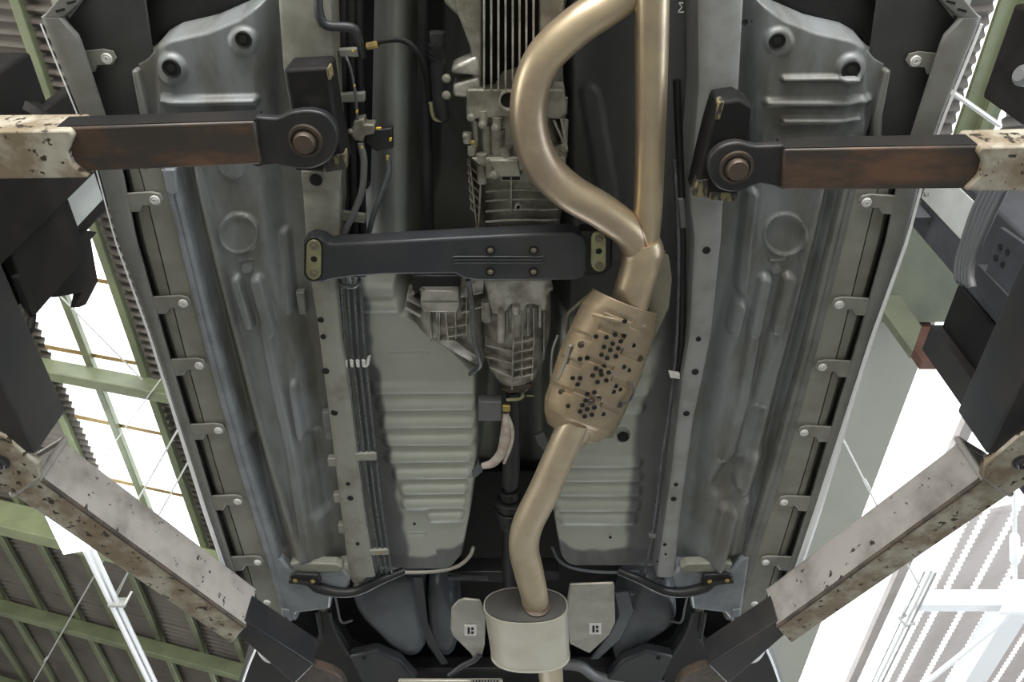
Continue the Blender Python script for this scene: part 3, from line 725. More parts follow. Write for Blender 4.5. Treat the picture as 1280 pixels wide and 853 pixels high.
# flange row with lugs and bolts
obj('casing_flange', MB().plate([(583, 112), (706, 112), (709, 140), (700, 150), (640, 146), (583, 150)], 1.503, .05), MT['alu'], gb, bevel=.004)
obj('casing_flange', MB().plate([(588, 198), (706, 196), (708, 206), (640, 216), (600, 208)], 1.500, .05), MT['alu'], gb, bevel=.004)
obj('casing_flange', MB().plate([(610, 200), (648, 200), (652, 222), (620, 222)], 1.497, .04), MT['alu'], gb, bevel=.004)
ringm = MB()
ringm.lathe(P(636, 124, 1.502), [(13 * M(636, 124, 1.5), 0), (13 * M(636, 124, 1.5), .01), (10.5 * M(636, 124, 1.5), .01), (10 * M(636, 124, 1.5), 0)], n=28)
obj('drain_boss', ringm, MT['alu2'], gb); inst('hole', HOLE, gb, P(636, 124, 1.5005), (9.5 * M(636, 124, 1.5), 9.5 * M(636, 124, 1.5), .01))
# bosses (short cylinders along the gearbox axis)
def boss(x, y0, y1, r, h, parent, material):
    a, b = P(x, y0, h), P(x, y1, h); b.x = a.x
    return obj('boss', MB().tube([a, b], r * M(x, y0, h), 12), material, parent)
for x, y0, y1, r, h in ((590, 132, 145, 5, 1.50), (604, 138, 155, 5, 1.497), (622, 146, 158, 6, 1.495), (584, 166, 178, 5, 1.51), (590, 182, 193, 5, 1.505), (602, 192, 203, 6, 1.497),
                        (612, 205, 221, 5, 1.495), (704, 122, 142, 5, 1.51), (680, 136, 150, 5, 1.50), (706, 150, 196, 4, 1.525), (608, 156, 196, 5, 1.51), (622, 160, 196, 9, 1.515), (594, 150, 188, 3.5, 1.518), (603, 205, 228, 6, 1.508), (632, 182, 196, 8, 1.505), (695, 180, 200, 9, 1.52)):
    boss(x, y0, y1, r * 1.15, h + .010, gb, MT['alu'])
for x, y, r in ((589, 147, 4), (603, 156, 4), (620, 160, 4.5), (582, 170, 3), (618, 219, 4.5), (680, 150, 4), (704, 185, 4.5)):
    inst('bolt', BOLTA, gb, P(x, y, 1.497), r * M(x, y, 1.5))
inst('bolt', BOLTB, gb, P(591, 178, 1.505), 2.4 * M(591, 178, 1.5))
obj('window_rib', MB().plate([(626, 217), (653, 217), (653, 227), (626, 227)], 1.505, .03), MT['alu'], gb, bevel=.002)
for x in (633, 645): obj('pocket', MB().plate([(x - 5, 218), (x + 5, 218), (x + 5, 225), (x - 5, 225)], 1.5035, .004), MT['dark'], gb)
obj('centre_rib', bar(MB(), 639, 217, 639, 268, 2, 1.512, .03), MT['alu2'], gb, bevel=.0008)
for y in (241, 253, 266, 279):
    q = [(607 + 3 * t, y - 1.5 + 2.4 * math.sin(math.pi * t / 31) * -1 + (0 if t < 24 else -.3 * (t - 24)), 1.517 + .00005 * (t - 15) ** 2, 1.6) for t in range(0, 32, 3)]
    obj('cross_rib', pxtube(MB(), q, 3, 8), MT['alu'], gb)
obj('eyelet', MB().lathe(P(648, 257, 1.512), [(5 * .0015, 0), (5 * .0015, .01), (3 * .0015, .01), (3 * .0015, 0)], n=16), MT['alu2'], gb)
lat = MB()
for i in range(6):
    bar(lat, 584 + i * .8, 205 + i * 11, 601 - i * .4, 222 + i * 10, 2, 1.535, .03)
bar(lat, 587, 200, 596, 285, 2, 1.53, .03); bar(lat, 602, 210, 598, 285, 2.5, 1.522, .03)
obj('lattice_rib', lat, MT['alu'], gb, bevel=.0008)
wb = MB().plate([(596, 70), (565, 84), (563, 92), (602, 96)], 1.51, .05).plate([(600, 96), (566, 106), (566, 121), (602, 126)], 1.512, .05)
obj('mount_bracket', wb, MT['alu2'], gb, bevel=.006)
obj('mount_arm', MB().plate([(540, -60), (600, -60), (600, 70), (588, 62), (574, 22), (556, 5)], 1.53, .06), MT['alu'], gb, bevel=.006)
# ribs on the right side of the case behind the pipe
for (a, b, c, d) in ((692, 150, 706, 182), (700, 140, 709, 190), (690, 185, 704, 195)): obj('side_rib', bar(MB(), a, b, c, d, 3, 1.518, .04), MT['alu2'], gb, bevel=.001)

# rear casing (tail housing) behind the crossing member
tc = cast_body('tail_casing', [(335, 602, 690, 1.535, 1.78), (365, 600, 691, 1.53, 1.78), (400, 598, 690, 1.535, 1.77), (430, 600, 690, 1.54, 1.76), (460, 604, 684, 1.545, 1.75), (480, 614, 676, 1.55, 1.74), (491, 630, 666, 1.56, 1.72)], MT['alu2'], car, ex=2.8)
for (x0, y0, x1, y1, w, h) in ((620, 352, 620, 392, 11, 1.515), (633, 352, 634, 425, 2, 1.522), (640, 385, 641, 422, 2, 1.52), (653, 382, 653, 420, 2, 1.52), (660, 385, 660, 420, 2, 1.52), (667, 385, 667, 415, 2, 1.525), (675, 352, 675, 410, 3, 1.53),
                              (642, 425, 640, 488, 2, 1.522), (653, 420, 652, 478, 1.6, 1.525), (668, 415, 665, 475, 2, 1.53), (680, 395, 680, 450, 1.6, 1.54)):
    obj('casting_rib', bar(MB(), x0, y0, x1, y1, w, h, .06), MT['alu2'], tc, bevel=.001)
for i, y in enumerate((428, 440, 451, 462, 472)):
    obj('casting_rib', bar(MB(), 641, y + 2, 667, y - 3, 1.6, 1.525, .06), MT['alu2'], tc, bevel=.0008)
for (a, b, c, d) in ((606, 432, 641, 440), (605, 446, 641, 455), (612, 460, 641, 472)): obj('casting_rib', bar(MB(), a, b, c, d, 1.6, 1.53, .05), MT['alu2'], tc, bevel=.0008)
obj('casing_band', MB().plate([(604, 350), (690, 350), (690, 362), (678, 384), (662, 380), (652, 390), (640, 380), (628, 395), (614, 390)], 1.512, .06), MT['alu2'], tc, bevel=.005)
for (x, y0, y1, r, h) in ((681, 352, 385, 5, 1.52), (626, 385, 426, 6, 1.52), (608, 375, 400, 7, 1.53), (645, 382, 392, 5, 1.508), (686, 356, 362, 5, 1.52)): boss(x, y0, y1, r, h, tc, MT['alu2'])
for x, y in ((645, 392), (627, 390), (687, 360)): inst('bolt', BOLTA, tc, P(x, y, 1.506), 3 * M(x, y, 1.5))
obj('output_flange', MB().plate([(626, 487), (664, 480), (666, 483), (654, 491), (636, 492)], 1.55, .05), MT['pin'], tc, bevel=.002)
# transfer housing to the left of it
tf = cast_body('transfer_housing', [(358, 524, 604, 1.55, 1.75), (372, 512, 606, 1.54, 1.75), (395, 511, 606, 1.535, 1.74), (420, 517, 604, 1.54, 1.72), (440, 550, 606, 1.55, 1.7), (455, 585, 608, 1.56, 1.68)], MT['alu2'], car, ex=2.6)
obj('housing_cap', MB().plate([(526, 364), (573, 364), (575, 383), (571, 391), (529, 391), (525, 384)], 1.516, .05), MT['alu2'], tf, bevel=.004)
obj('housing_cap', MB().plate([(527, 377), (573, 377), (573, 378.5), (527, 378.5)], 1.514, .01), MT['alu'], tf)
for (x0, y0, x1, y1, w) in ((537, 390, 539, 428, 2), (546, 390, 547, 428, 2), (549, 390, 549, 428, 2), (557, 390, 560, 426, 2), (569, 385, 570, 424, 1.8), (558, 410, 586, 406, 1.6), (558, 422, 582, 418, 1.6), (575, 372, 604, 366, 2), (576, 392, 604, 384, 2), (583, 365, 583, 425, 1.6), (545, 427, 568, 427, 2), (568, 427, 598, 448, 2), (508, 374, 528, 384, 3), (506, 385, 526, 396, 3)):
    obj('casting_rib', bar(MB(), x0, y0, x1, y1, w, 1.522, .06), MT['alu2'], tf, bevel=.001)
for x, y in ((515, 366), (528, 362), (569, 361)): inst('bolt', BOLTA, tf, P(x, y, 1.515), 2.6 * M(x, y, 1.5))
obj('housing_pipe', ctube(MB(), [(585, 350, 1.50), (590, 385, 1.50), (593, 425, 1.505), (599, 446, 1.515), (600, 457, 1.53), (588, 468, 1.56)], .0065), MT['line'], tf)
sh = MB().plate([(515, 345), (575, 345), (575, 364), (540, 362), (515, 370)], 1.535, .1)
obj('dark_guard', sh, MT['black'], tf, bevel=.004)

# ---- black crossing member with its ends
HX = 1.462
q = [(379, 302), (390, 297), (404, 299), (411, 306), (470, 303), (560, 298), (640, 294), (715, 291), (728, 297), (733, 308), (733, 340), (730, 348), (717, 351), (600, 352), (580, 349), (568, 343), (480, 344), (440, 347), (412, 351), (404, 354), (388, 353), (379, 346)]
xm = obj('cross_member', MB().plate(q, HX, .045), MT['member'], car, bevel=.006, seg=3)
obj('end_bracket', MB().plate([(724, 290), (755, 288), (766, 297), (765, 335), (755, 344), (730, 346)], HX + .018, .04), MT['black'], xm, bevel=.006)
for gx, gy, a in ((392, 325, 0), (748, 315, 2)):
    k = []
    for i in range(16):
        t = 2 * math.pi * i / 16; k.append((gx + a * math.sin(t) * .6 + 9.5 * math.cos(t), gy + 11 * math.sin(t) + (14 if math.sin(t) > 0 else -14)))
    hp = HX - .004 if gx < 500 else HX + .010
    pl = obj('zinc_plate', MB().plate(k, hp, .006), MT['zinc'], xm, bevel=.001)
    if gx < 500:
        k2 = [(gx + (x - gx) * 1.22, gy + (y - gy) * 1.08) for x, y in k]; obj('plate_recess', MB().plate(k2, hp + .002, .006), MT['dark'], xm)
    for d in (-17, 17): inst('bolt', BOLT, xm, P(gx + 1, gy + d, hp), 4 * M(gx, gy, hp))
    hole(xm, gx + .5, gy - 1, hp, 4)
for x in (613, 667):
    for y in (313, 340):
        r = 6.4 * M(x, y, HX); inst('hole', HOLE, xm, P(x, y, HX - .0012), (r, r, .01)); inst('bolt', BOLT, xm, P(x, y, HX - .0016), 2.7 * M(x, y, HX))
for i, y in enumerate((321, 325, 329)):
    obj('pressed_groove', ctube(MB(), [(566 + i * 2, y + 1, HX), (573, y, HX - .001), (640, y, HX - .001), (676 - i, y, HX - .001), (681, y - 3, HX)], .0018), MT['member'], xm)
obj('hanger_loop', ctube(MB(), [(424, 350, 1.50), (428, 357, 1.485), (438, 359, 1.485), (447, 356, 1.485), (449, 348, 1.50)], .004), MT['line'], xm)

# ---- twin exhaust pipe
ep = obj('front_pipe', pxtube(MB(), [(835, -75, 1.50, 24), (780, -8, 1.485, 24), (722, 32, 1.47, 24.5), (677, 77, 1.462, 24), (660, 135, 1.458, 23), (672, 195, 1.458, 23), (705, 235, 1.460, 23), (752, 264, 1.465, 22.5), (786, 290, 1.47, 21), (800, 318, 1.475, 19)], 12, 28), MT['steel'], car, ang=60)
ep2 = obj('front_pipe', pxtube(MB(), [(816, -75, 1.47, 22.5), (815, 0, 1.47, 22), (814, 100, 1.472, 20.5), (812, 200, 1.475, 18.5), (810, 260, 1.478, 18), (805, 318, 1.478, 17)], 12, 28), MT['steel'], car, ang=60)
jp = obj('merge_pipe', pxtube(MB(), [(803, 300, 1.475, 22), (804, 316, 1.475, 26), (800, 335, 1.473, 25), (793, 358, 1.472, 24), (787, 380, 1.472, 24)], 10, 28), MT['steel'], car, ang=60)
def weld(cx, cy, rx, hgt, parent, tilt=0.0):
    q = [(cx + rx * math.cos(t), cy + tilt * math.cos(t) * rx + 4.5 * math.sin(t), hgt - .030 * math.sin(t), 1.9) for t in [math.pi * i / 12 for i in range(13)]]
    return obj('weld_bead', pxtube(MB(), q, 2, 8), MT['weld'], parent)
weld(804, 317, 26, 1.475, jp, -.10)
obj('weld_bead', ctube(MB(), [(795, 268, 1.468), (800, 286, 1.452), (806, 305, 1.447), (809, 314, 1.447)], .004), MT['weld'], ep2)
# catalyst with perforated heat shield
A0, A1 = np.array((781., 376.)), np.array((716., 541.)); AL = np.hypot(*(A1 - A0)); ax = (A1 - A0) / AL; pp = np.array((-ax[1], ax[0])) * -1
def shell_h(s, a):
    h = 1.418 + .062 * np.abs(a) ** 2.6
    c = (np.abs(a + .02) < .36)
    f = (s * 4.2) % 1.0
    emb = np.where(c, .004, 0) * np.where((f > .08) & (f < .92), 1, .1)
    f2 = (s * 5.0 + .3) % 1.0
    emb += np.where(~c & (np.abs(a) < .93), .0045, 0) * np.where((f2 > .1) & (f2 < .9), 1, 0)
    emb *= ((s > .12) & (s < .90))
    return h - emb + .014 * np.clip((s - .9) / .1, 0, 1) + .006 * np.clip((.08 - s) / .08, 0, 1)
def shw(s): return float(np.interp(s, [0, .06, .12, .5, .85, .93, 1], [43, 45, 49, 53, 48, 43, 34]))
ns, na = 110, 70; rows = []
for i in range(ns):
    s = i / (ns - 1); r = []
    for j in range(na):
        a = -1 + 2 * j / (na - 1); c = A0 + ax * AL * s + pp * a * shw(s) + np.array((0, (6 if s < .5 else 8) * (1 - a * a) * (abs(s - .5) * 2) ** 4 * (1 if s > .5 else .6)))
        r.append(P(c[0], c[1], float(shell_h(s, a))))
    rows.append(r)
m = MB().loft(rows, False, False)
cs = obj('catalyst_shield', m, MT['shield'], car, ang=40, recalc=False)
sd = cs.modifiers.new('thickness', 'SOLIDIFY'); sd.thickness = .002; sd.offset = 0
obj('catalyst_body', pxtube(MB(), [(787, 380, 1.475, 24), (775, 400, 1.478, 28), (750, 455, 1.478, 30), (727, 515, 1.478, 28), (714, 545, 1.472, 22)], 8, 24), MT['steel'], cs, ang=60)
def on_shell(x, y):
    v = np.array((x, y)) - A0; s = v.dot(ax) / AL; a = v.dot(pp) / shw(s); return float(shell_h(s, a)), s, a
hs = []
for cx, cy, pts in ((766, 432, [(-8, -10), (3, -13), (-11, 2), (0, -2), (10, -5), (-14, 12), (-3, 6), (7, 4), (-7, 16), (4, 14), (14, -12)]), (752, 470, [(-7, -9), (3, -11), (-11, 0), (0, -1), (9, -4), (-5, 8), (6, 6), (-1, -6)]),
                    (741, 497, [(-7, -4), (2, -6), (8, -1), (-9, 4)]), (733, 513, [(-5, -6), (1, -1), (10, -3), (-8, 2), (-2, 8), (7, 6)])):
    hs += [(cx + a, cy + b) for a, b in pts]
hs += [(725, 449), (734, 448), (716, 473), (725, 473), (722, 481), (710, 508), (745, 421), (781, 402), (792, 432), (780, 459), (786, 463), (770, 483), (775, 487), (767, 490), (754, 518), (723, 538)]
for x, y in hs:
    h, s, a = on_shell(x, y); r = 3.0 * M(x, y, h)
    inst('perforation', HOLE, cs, P(x, y, h - .0034), (r, r * 1.05, .012))
RIV = small_mesh('rivet', MB().lathe((0, 0, 0), [(1.3, 0), (1.3, .2), (.9, .3), (.8, .6), (.02, .65)], n=16), MT['pin'])
for x, y in ((727, 431), (703, 490), (799, 448), (774, 506), (739, 502)):
    h, s, a = on_shell(x, y); inst('rivet', RIV, cs, P(x, y, h - .001), 4 * M(x, y, h))
for e in ([(741, 393), (770, 400), (806, 408)], [(700, 521), (722, 531), (757, 529)]):
    q = [(x, y, on_shell(x, y)[0] - .001) for x, y in e]; obj('shield_lip', ctube(MB(), q, .004), MT['shield'], cs)
obj('shield_seam', ctube(MB(), [(x, y, on_shell(x, y)[0] - .001) for x, y in ((785, 425), (765, 475), (748, 520))], .0022), MT['shield'], cs)
obj('shield_strap', ctube(MB(), [(713, 432, 1.44), (706, 455, 1.445), (698, 474, 1.45)], .004), MT['shield3'], cs)
obj('sensor_wire', ctube(MB(), [(788, 478, 1.44), (792, 490, 1.45), (786, 502, 1.45), (776, 506, 1.44)], .003), MT['line'], cs)
# backing shield to the right of the catalyst
q = [(826, 314), (836, 320), (840, 350), (836, 385), (815, 430), (800, 475), (776, 528), (766, 548), (752, 549), (764, 520), (790, 460), (808, 400), (818, 350)]
obj('backing_shield', MB().plate(q, 1.505, .004), MT['shield2'], car, bevel=.001)
# intermediate pipe, muffler and tail pipe
mp = obj('intermediate_pipe', pxtube(MB(), [(722, 522, 1.45, 19), (709, 548, 1.45, 19.5), (682, 610, 1.45, 20), (660, 655, 1.45, 19.5), (655, 685, 1.45, 19), (661, 715, 1.45, 18.5), (668, 745, 1.45, 17), (671, 775, 1.45, 16)], 10, 28), MT['steel2'], car, ang=60)
hM = 1.445; zt = CZ + hM
yA = P(657, 757, hM).y; yB = P(663, 818, hM).y; cxA, cxB = P(657, 757, hM).x, P(663, 818, hM).x
rx = 52 * M(657, 757, hM); rz = .062
def oval(c, y, sx, sz, n=48): return [Vector((c + sx * math.copysign(abs(math.cos(t)) ** .86, math.cos(t)), y, zt + sz * math.copysign(abs(math.sin(t)) ** .86, math.sin(t)))) for t in [2 * math.pi * i / n for i in range(n)]]
rg = [oval(cxA, yA + .004, rx * .97, rz * .97), oval(cxA, yA - .002, rx * .985, rz * .985), oval(cxA, yA - .002, rx * 1.012, rz * 1.02), oval(cxA, yA + .006, rx * 1.012, rz * 1.02), oval(cxA, yA + .008, rx, rz)]
for i in range(1, 6):
    f = i / 5; rg.append(oval(cxA + (cxB - cxA) * f, yA + .008 + (yB - yA - .014) * f, rx, rz))
rg += [oval(cxB, yB - .004, rx * 1.0, rz), oval(cxB, yB - .003, rx * 1.014, rz * 1.02), oval(cxB, yB + .004, rx * 1.014, rz * 1.02), oval(cxB, yB + .004, rx * .96, rz * .95)]
mu = obj('muffler', MB().loft(rg, True, True), MT['muffler'], car, ang=30)
ef = obj('muffler_end_face', MB().loft([oval(cxA, yA - .0005, rx * .975, rz * .975), oval(cxA, yA - .0045, rx * .95, rz * .94), oval(cxA, yA - .006, rx * .5, rz * .5)], True, True), MT['endface'], mu, ang=40)
pw = P(671, 756, 1.43)
obj('weld_bead', MB().lathe((P(671, 758, hM).x, yA - .006, zt - .003), [(.038, 0), (.043, .002), (.043, .006), (.038, .008)], axis=(0, -1, 0), n=28), MT['pin'], mu)
obj('tail_pipe', pxtube(MB(), [(686, 818, 1.45, 16), (689, 850, 1.45, 15), (692, 890, 1.45, 14)], 6, 24), MT['steel2'], mu, ang=60)

# ---- propeller shaft and fittings behind the tail casing
ps = obj('propeller_shaft', pxtube(MB(), [(641, 488, 1.60, 9), (641, 520, 1.60, 10), (640, 560, 1.60, 10.5), (638, 604, 1.60, 10.5), (638, 606, 1.60, 7), (637, 616, 1.60, 7)], 4, 24), MT['member'], car)
m = MB()
for a, b, r in ((612, 622, 12), (624, 633, 17), (635, 645, 18), (647, 655, 15)):
    pa, pb = P(637, a, 1.60), P(637, b, 1.60); m.tube([pa, pb], r * M(637, a, 1.60), 24)
obj('centre_joint', m, MT['black'], ps, bevel=.003)
obj('rear_shaft', pxtube(MB(), [(637, 655, 1.60, 9), (636, 720, 1.61, 9), (636, 760, 1.62, 9)], 4, 20), MT['black'], ps)
obj('sensor_box', MB().plate([(598, 503), (627, 503), (627, 527), (598, 527)], 1.545, .03), MT['grey_pl'], car, bevel=.003)
bt = obj('cable_boot', pxtube(MB(), [(632, 516, 1.555, 4), (633, 530, 1.55, 6), (632, 548, 1.55, 7.5), (627, 566, 1.55, 6.5), (616, 579, 1.55, 5.5), (603, 583, 1.55, 4)], 6, 12), MT['white_wax'], car, ang=60)
obj('boot_cable', ctube(MB(), [(636, 522, 1.545), (641, 540, 1.54), (638, 560, 1.54), (630, 579, 1.545)], .0045), MT['white_wax'], bt)
obj('boot_clamp', MB().plate([(628, 508), (638, 508), (638, 515), (628, 515)], 1.54, .012), MT['brass'], bt, bevel=.002)
obj('elbow_fitting', ctube(MB(), [(633, 500, 1.545), (648, 499, 1.545), (653, 496, 1.545), (654, 492, 1.545)], .0048), MT['zinc'], car)
obj('split_pin', ctube(MB(), [(658, 495, 1.545), (668, 495, 1.545)], .002), MT['zinc'], car)
obj('tunnel_bracket', MB().plate([(668, 545), (680, 540), (686, 556), (684, 566), (672, 556)], 1.60, .01), MT['grey_pl'], car, bevel=.002)
obj('shift_rod', ctube(MB(), [(697, 420, 1.52), (690, 445, 1.53), (689, 510, 1.54)], .003), MT['rod'], car)
obj('shift_stay', ctube(MB(), [(738, 368, 1.50), (718, 385, 1.51), (710, 395, 1.515), (709, 418, 1.52)], .005), MT['shield2'], car)
obj('hose_end', MB().plate([(598, 578), (604, 590), (592, 600), (590, 590)], 1.57, .02), MT['line'], car, bevel=.003)

# ---- fuel and brake lines along the left rail
for i in range(4):
    q = [(425 + i * 8, 340, 1.53), (429 + i * 8, 400, 1.525), (432 + i * 8, 440, 1.522), (441 + i * 7.4, 510, 1.522), (448 + i * 7, 565, 1.522), (456 + i * 6.8, 630, 1.522), (466 + i * 6.4, 690, 1.522), (471 + i * 6.2, 716, 1.524), (474 + i * 6, 722, 1.56)]
    obj('fuel_line', ctube(MB(), q, .0040, 5, 10), MT['line'], car, ang=60)
    x = 432 + i * 7.5
    obj('line_clip', MB().plate([(x - 2.6, 451), (x + 2, 452), (x + 2.2, 460), (x - 1.5, 459)], 1.512, .008), MT['clip'], car, bevel=.001)
obj('line_clip', MB().plate([(459, 448), (463, 446), (461, 457), (457, 460)], 1.512, .008), MT['clip'], car)
obj('line_bracket', MB().plate([(443, 568), (470, 567), (471, 576), (444, 577)], 1.512, .012), MT['rail'], car, bevel=.003)
obj('line_bracket', MB().plate([(461, 689), (485, 688), (486, 694), (462, 695)], 1.512, .012), MT['rail'], car, bevel=.003)
inst('bolt', BOLTB, car, P(474, 691, 1.511), 1.8 * M(474, 691, 1.5))
obj('fuel_line', ctube(MB(), [(843, 200, 1.53), (848, 300, 1.53), (846, 420, 1.53), (838, 500, 1.53), (826, 580, 1.53), (818, 650, 1.53), (808, 705, 1.53), (806, 718, 1.53), (812, 725, 1.53), (830, 724, 1.54)], .005, 6), MT['line'], car, ang=60)
obj('fuel_line', ctube(MB(), [(846, 100, 1.54), (850, 200, 1.535), (853, 300, 1.535), (852, 420, 1.535), (846, 470, 1.535)], .008, 6), MT['black'], car, ang=60)
obj('line_clip', MB().plate([(836, 466), (850, 468), (850, 474), (838, 473)], 1.515, .01), MT['clip'], car, bevel=.001)
obj('line_clip', MB().plate([(811, 669), (820, 670), (820, 674), (811, 673)], 1.52, .008), MT['grey_pl'], car, bevel=.001)
obj('hose_union', MB().plate([(847, 249), (856, 249), (859, 285), (851, 287)], 1.52, .02), MT['grey_pl'], car, bevel=.004)

# ---- pipes, valve and slave cylinder at the upper left of the gearbox
vb = obj('valve_block', MB().plate([(442, 152), (455, 148), (456, 156), (468, 156), (468, 168), (456, 170), (454, 178), (443, 176), (436, 166), (441, 162)], 1.50, .03), MT['alu'], car, bevel=.003)
inst('bolt', BOLTA, vb, P(438, 164, 1.50), .004)
obj('brake_pipe', ctube(MB(), [(432, 70, 1.53), (438, 85, 1.52), (444, 115, 1.51), (447, 150, 1.505)], .003), MT['line'], vb)
obj('brake_pipe', ctube(MB(), [(450, 178, 1.505), (455, 200, 1.505), (453, 235, 1.51), (444, 262, 1.515), (430, 292, 1.52)], .007), MT['grey_pl'], vb)
obj('brake_pipe', ctube(MB(), [(485, 195, 1.51), (486, 215, 1.51), (478, 240, 1.515), (468, 265, 1.52), (460, 295, 1.53)], .006), MT['line'], vb)
for x, y, w, hh in ((446, 140, 2, 3), (473, 161, 5, 1.6), (452, 185, 2, 2.5), (488, 175, 2.4, 3.4), (484, 198, 1.5, 5), (443, 108, 1.6, 2), (441, 64, 2.4, 1.6)):
    w *= .6; hh *= .6
    obj('paint_mark', MB().plate([(x - w, y - hh * .6), (x + w, y - hh), (x + w, y + hh * .6), (x - w, y + hh)], 1.495, .006), MT['yellow'], vb)
obj('valve_bracket', MB().plate([(458, 164), (490, 160), (491, 186), (470, 190), (455, 178)], 1.515, .02), MT['black'], car, bevel=.003)
obj('pipe_bracket', MB().plate([(422, 62), (455, 60), (456, 72), (424, 72)], 1.535, .015), MT['rail'], car, bevel=.003)
obj('pipe_bracket', MB().plate([(424, 118), (456, 116), (456, 128), (426, 129)], 1.535, .015), MT['rail'], car, bevel=.003)
obj('pipe_bracket', MB().plate([(425, 264), (457, 268), (457, 280), (425, 276)], 1.53, .01), MT['rail'], car, bevel=.003)
obj('stay_bracket', pxtube(MB(), [(398, -5, 1.50, 5), (400, 20, 1.50, 6), (410, 32, 1.50, 6), (440, 35, 1.50, 6), (448, 48, 1.51, 5.5), (453, 70, 1.53, 5)], 6, 10), MT['member'], car, ang=60)
hz = obj('clutch_hose', pxtube(MB(), [(462, 57, 1.52, 3), (480, 51, 1.51, 3.4), (505, 51, 1.51, 3.6), (522, 66, 1.51, 4), (533, 95, 1.52, 4.6), (538, 135, 1.53, 4)], 6, 12), MT['rubber'], car, ang=60)
obj('hose_fitting', pxtube(MB(), [(459, 58, 1.515, 4.5), (473, 55, 1.512, 4.5)], 4, 8), MT['brass'], hz)
obj('hose_fitting', pxtube(MB(), [(539, 128, 1.52, 3.4), (542, 146, 1.525, 3), (550, 151, 1.525, 2), (558, 148, 1.52, 2)], 5, 10), MT['zinc'], hz)
sc = obj('slave_cylinder', pxtube(MB(), [(546, 40, 1.52, 10), (547, 70, 1.52, 9.5), (548, 100, 1.52, 10), (551, 130, 1.52, 10), (555, 146, 1.525, 8), (556, 152, 1.525, 4)], 6, 16), MT['black'], car, ang=60)
for y in (98, 119): inst('bolt', BOLTA, sc, P(558, y, 1.505), 4.2 * M(558, y, 1.5))
for y in (55, 62, 69): obj('rubber_fold', MB().tube([P(546, y, 1.52), P(546, y + 3, 1.52)], 11 * M(546, y, 1.52), 16), MT['rubber'], sc)
for x, r in ((431, .010), (441, .010), (451, .008)):   # dark pipes in the shade beside the rail
    obj('fuel_line', ctube(MB(), [(x - 2, -60, 1.57), (x - 2, 60, 1.57), (x, 180, 1.57), (x + 3, 300, 1.56), (x + 2, 345, 1.54)], r), MT['black'], car, ang=60)
obj('heater_pipe', pxtube(MB(), [(530, -65, 1.58, 8), (530, 60, 1.58, 8), (533, 200, 1.58, 8), (535, 300, 1.58, 8)], 6, 14), MT['black'], car, ang=60)

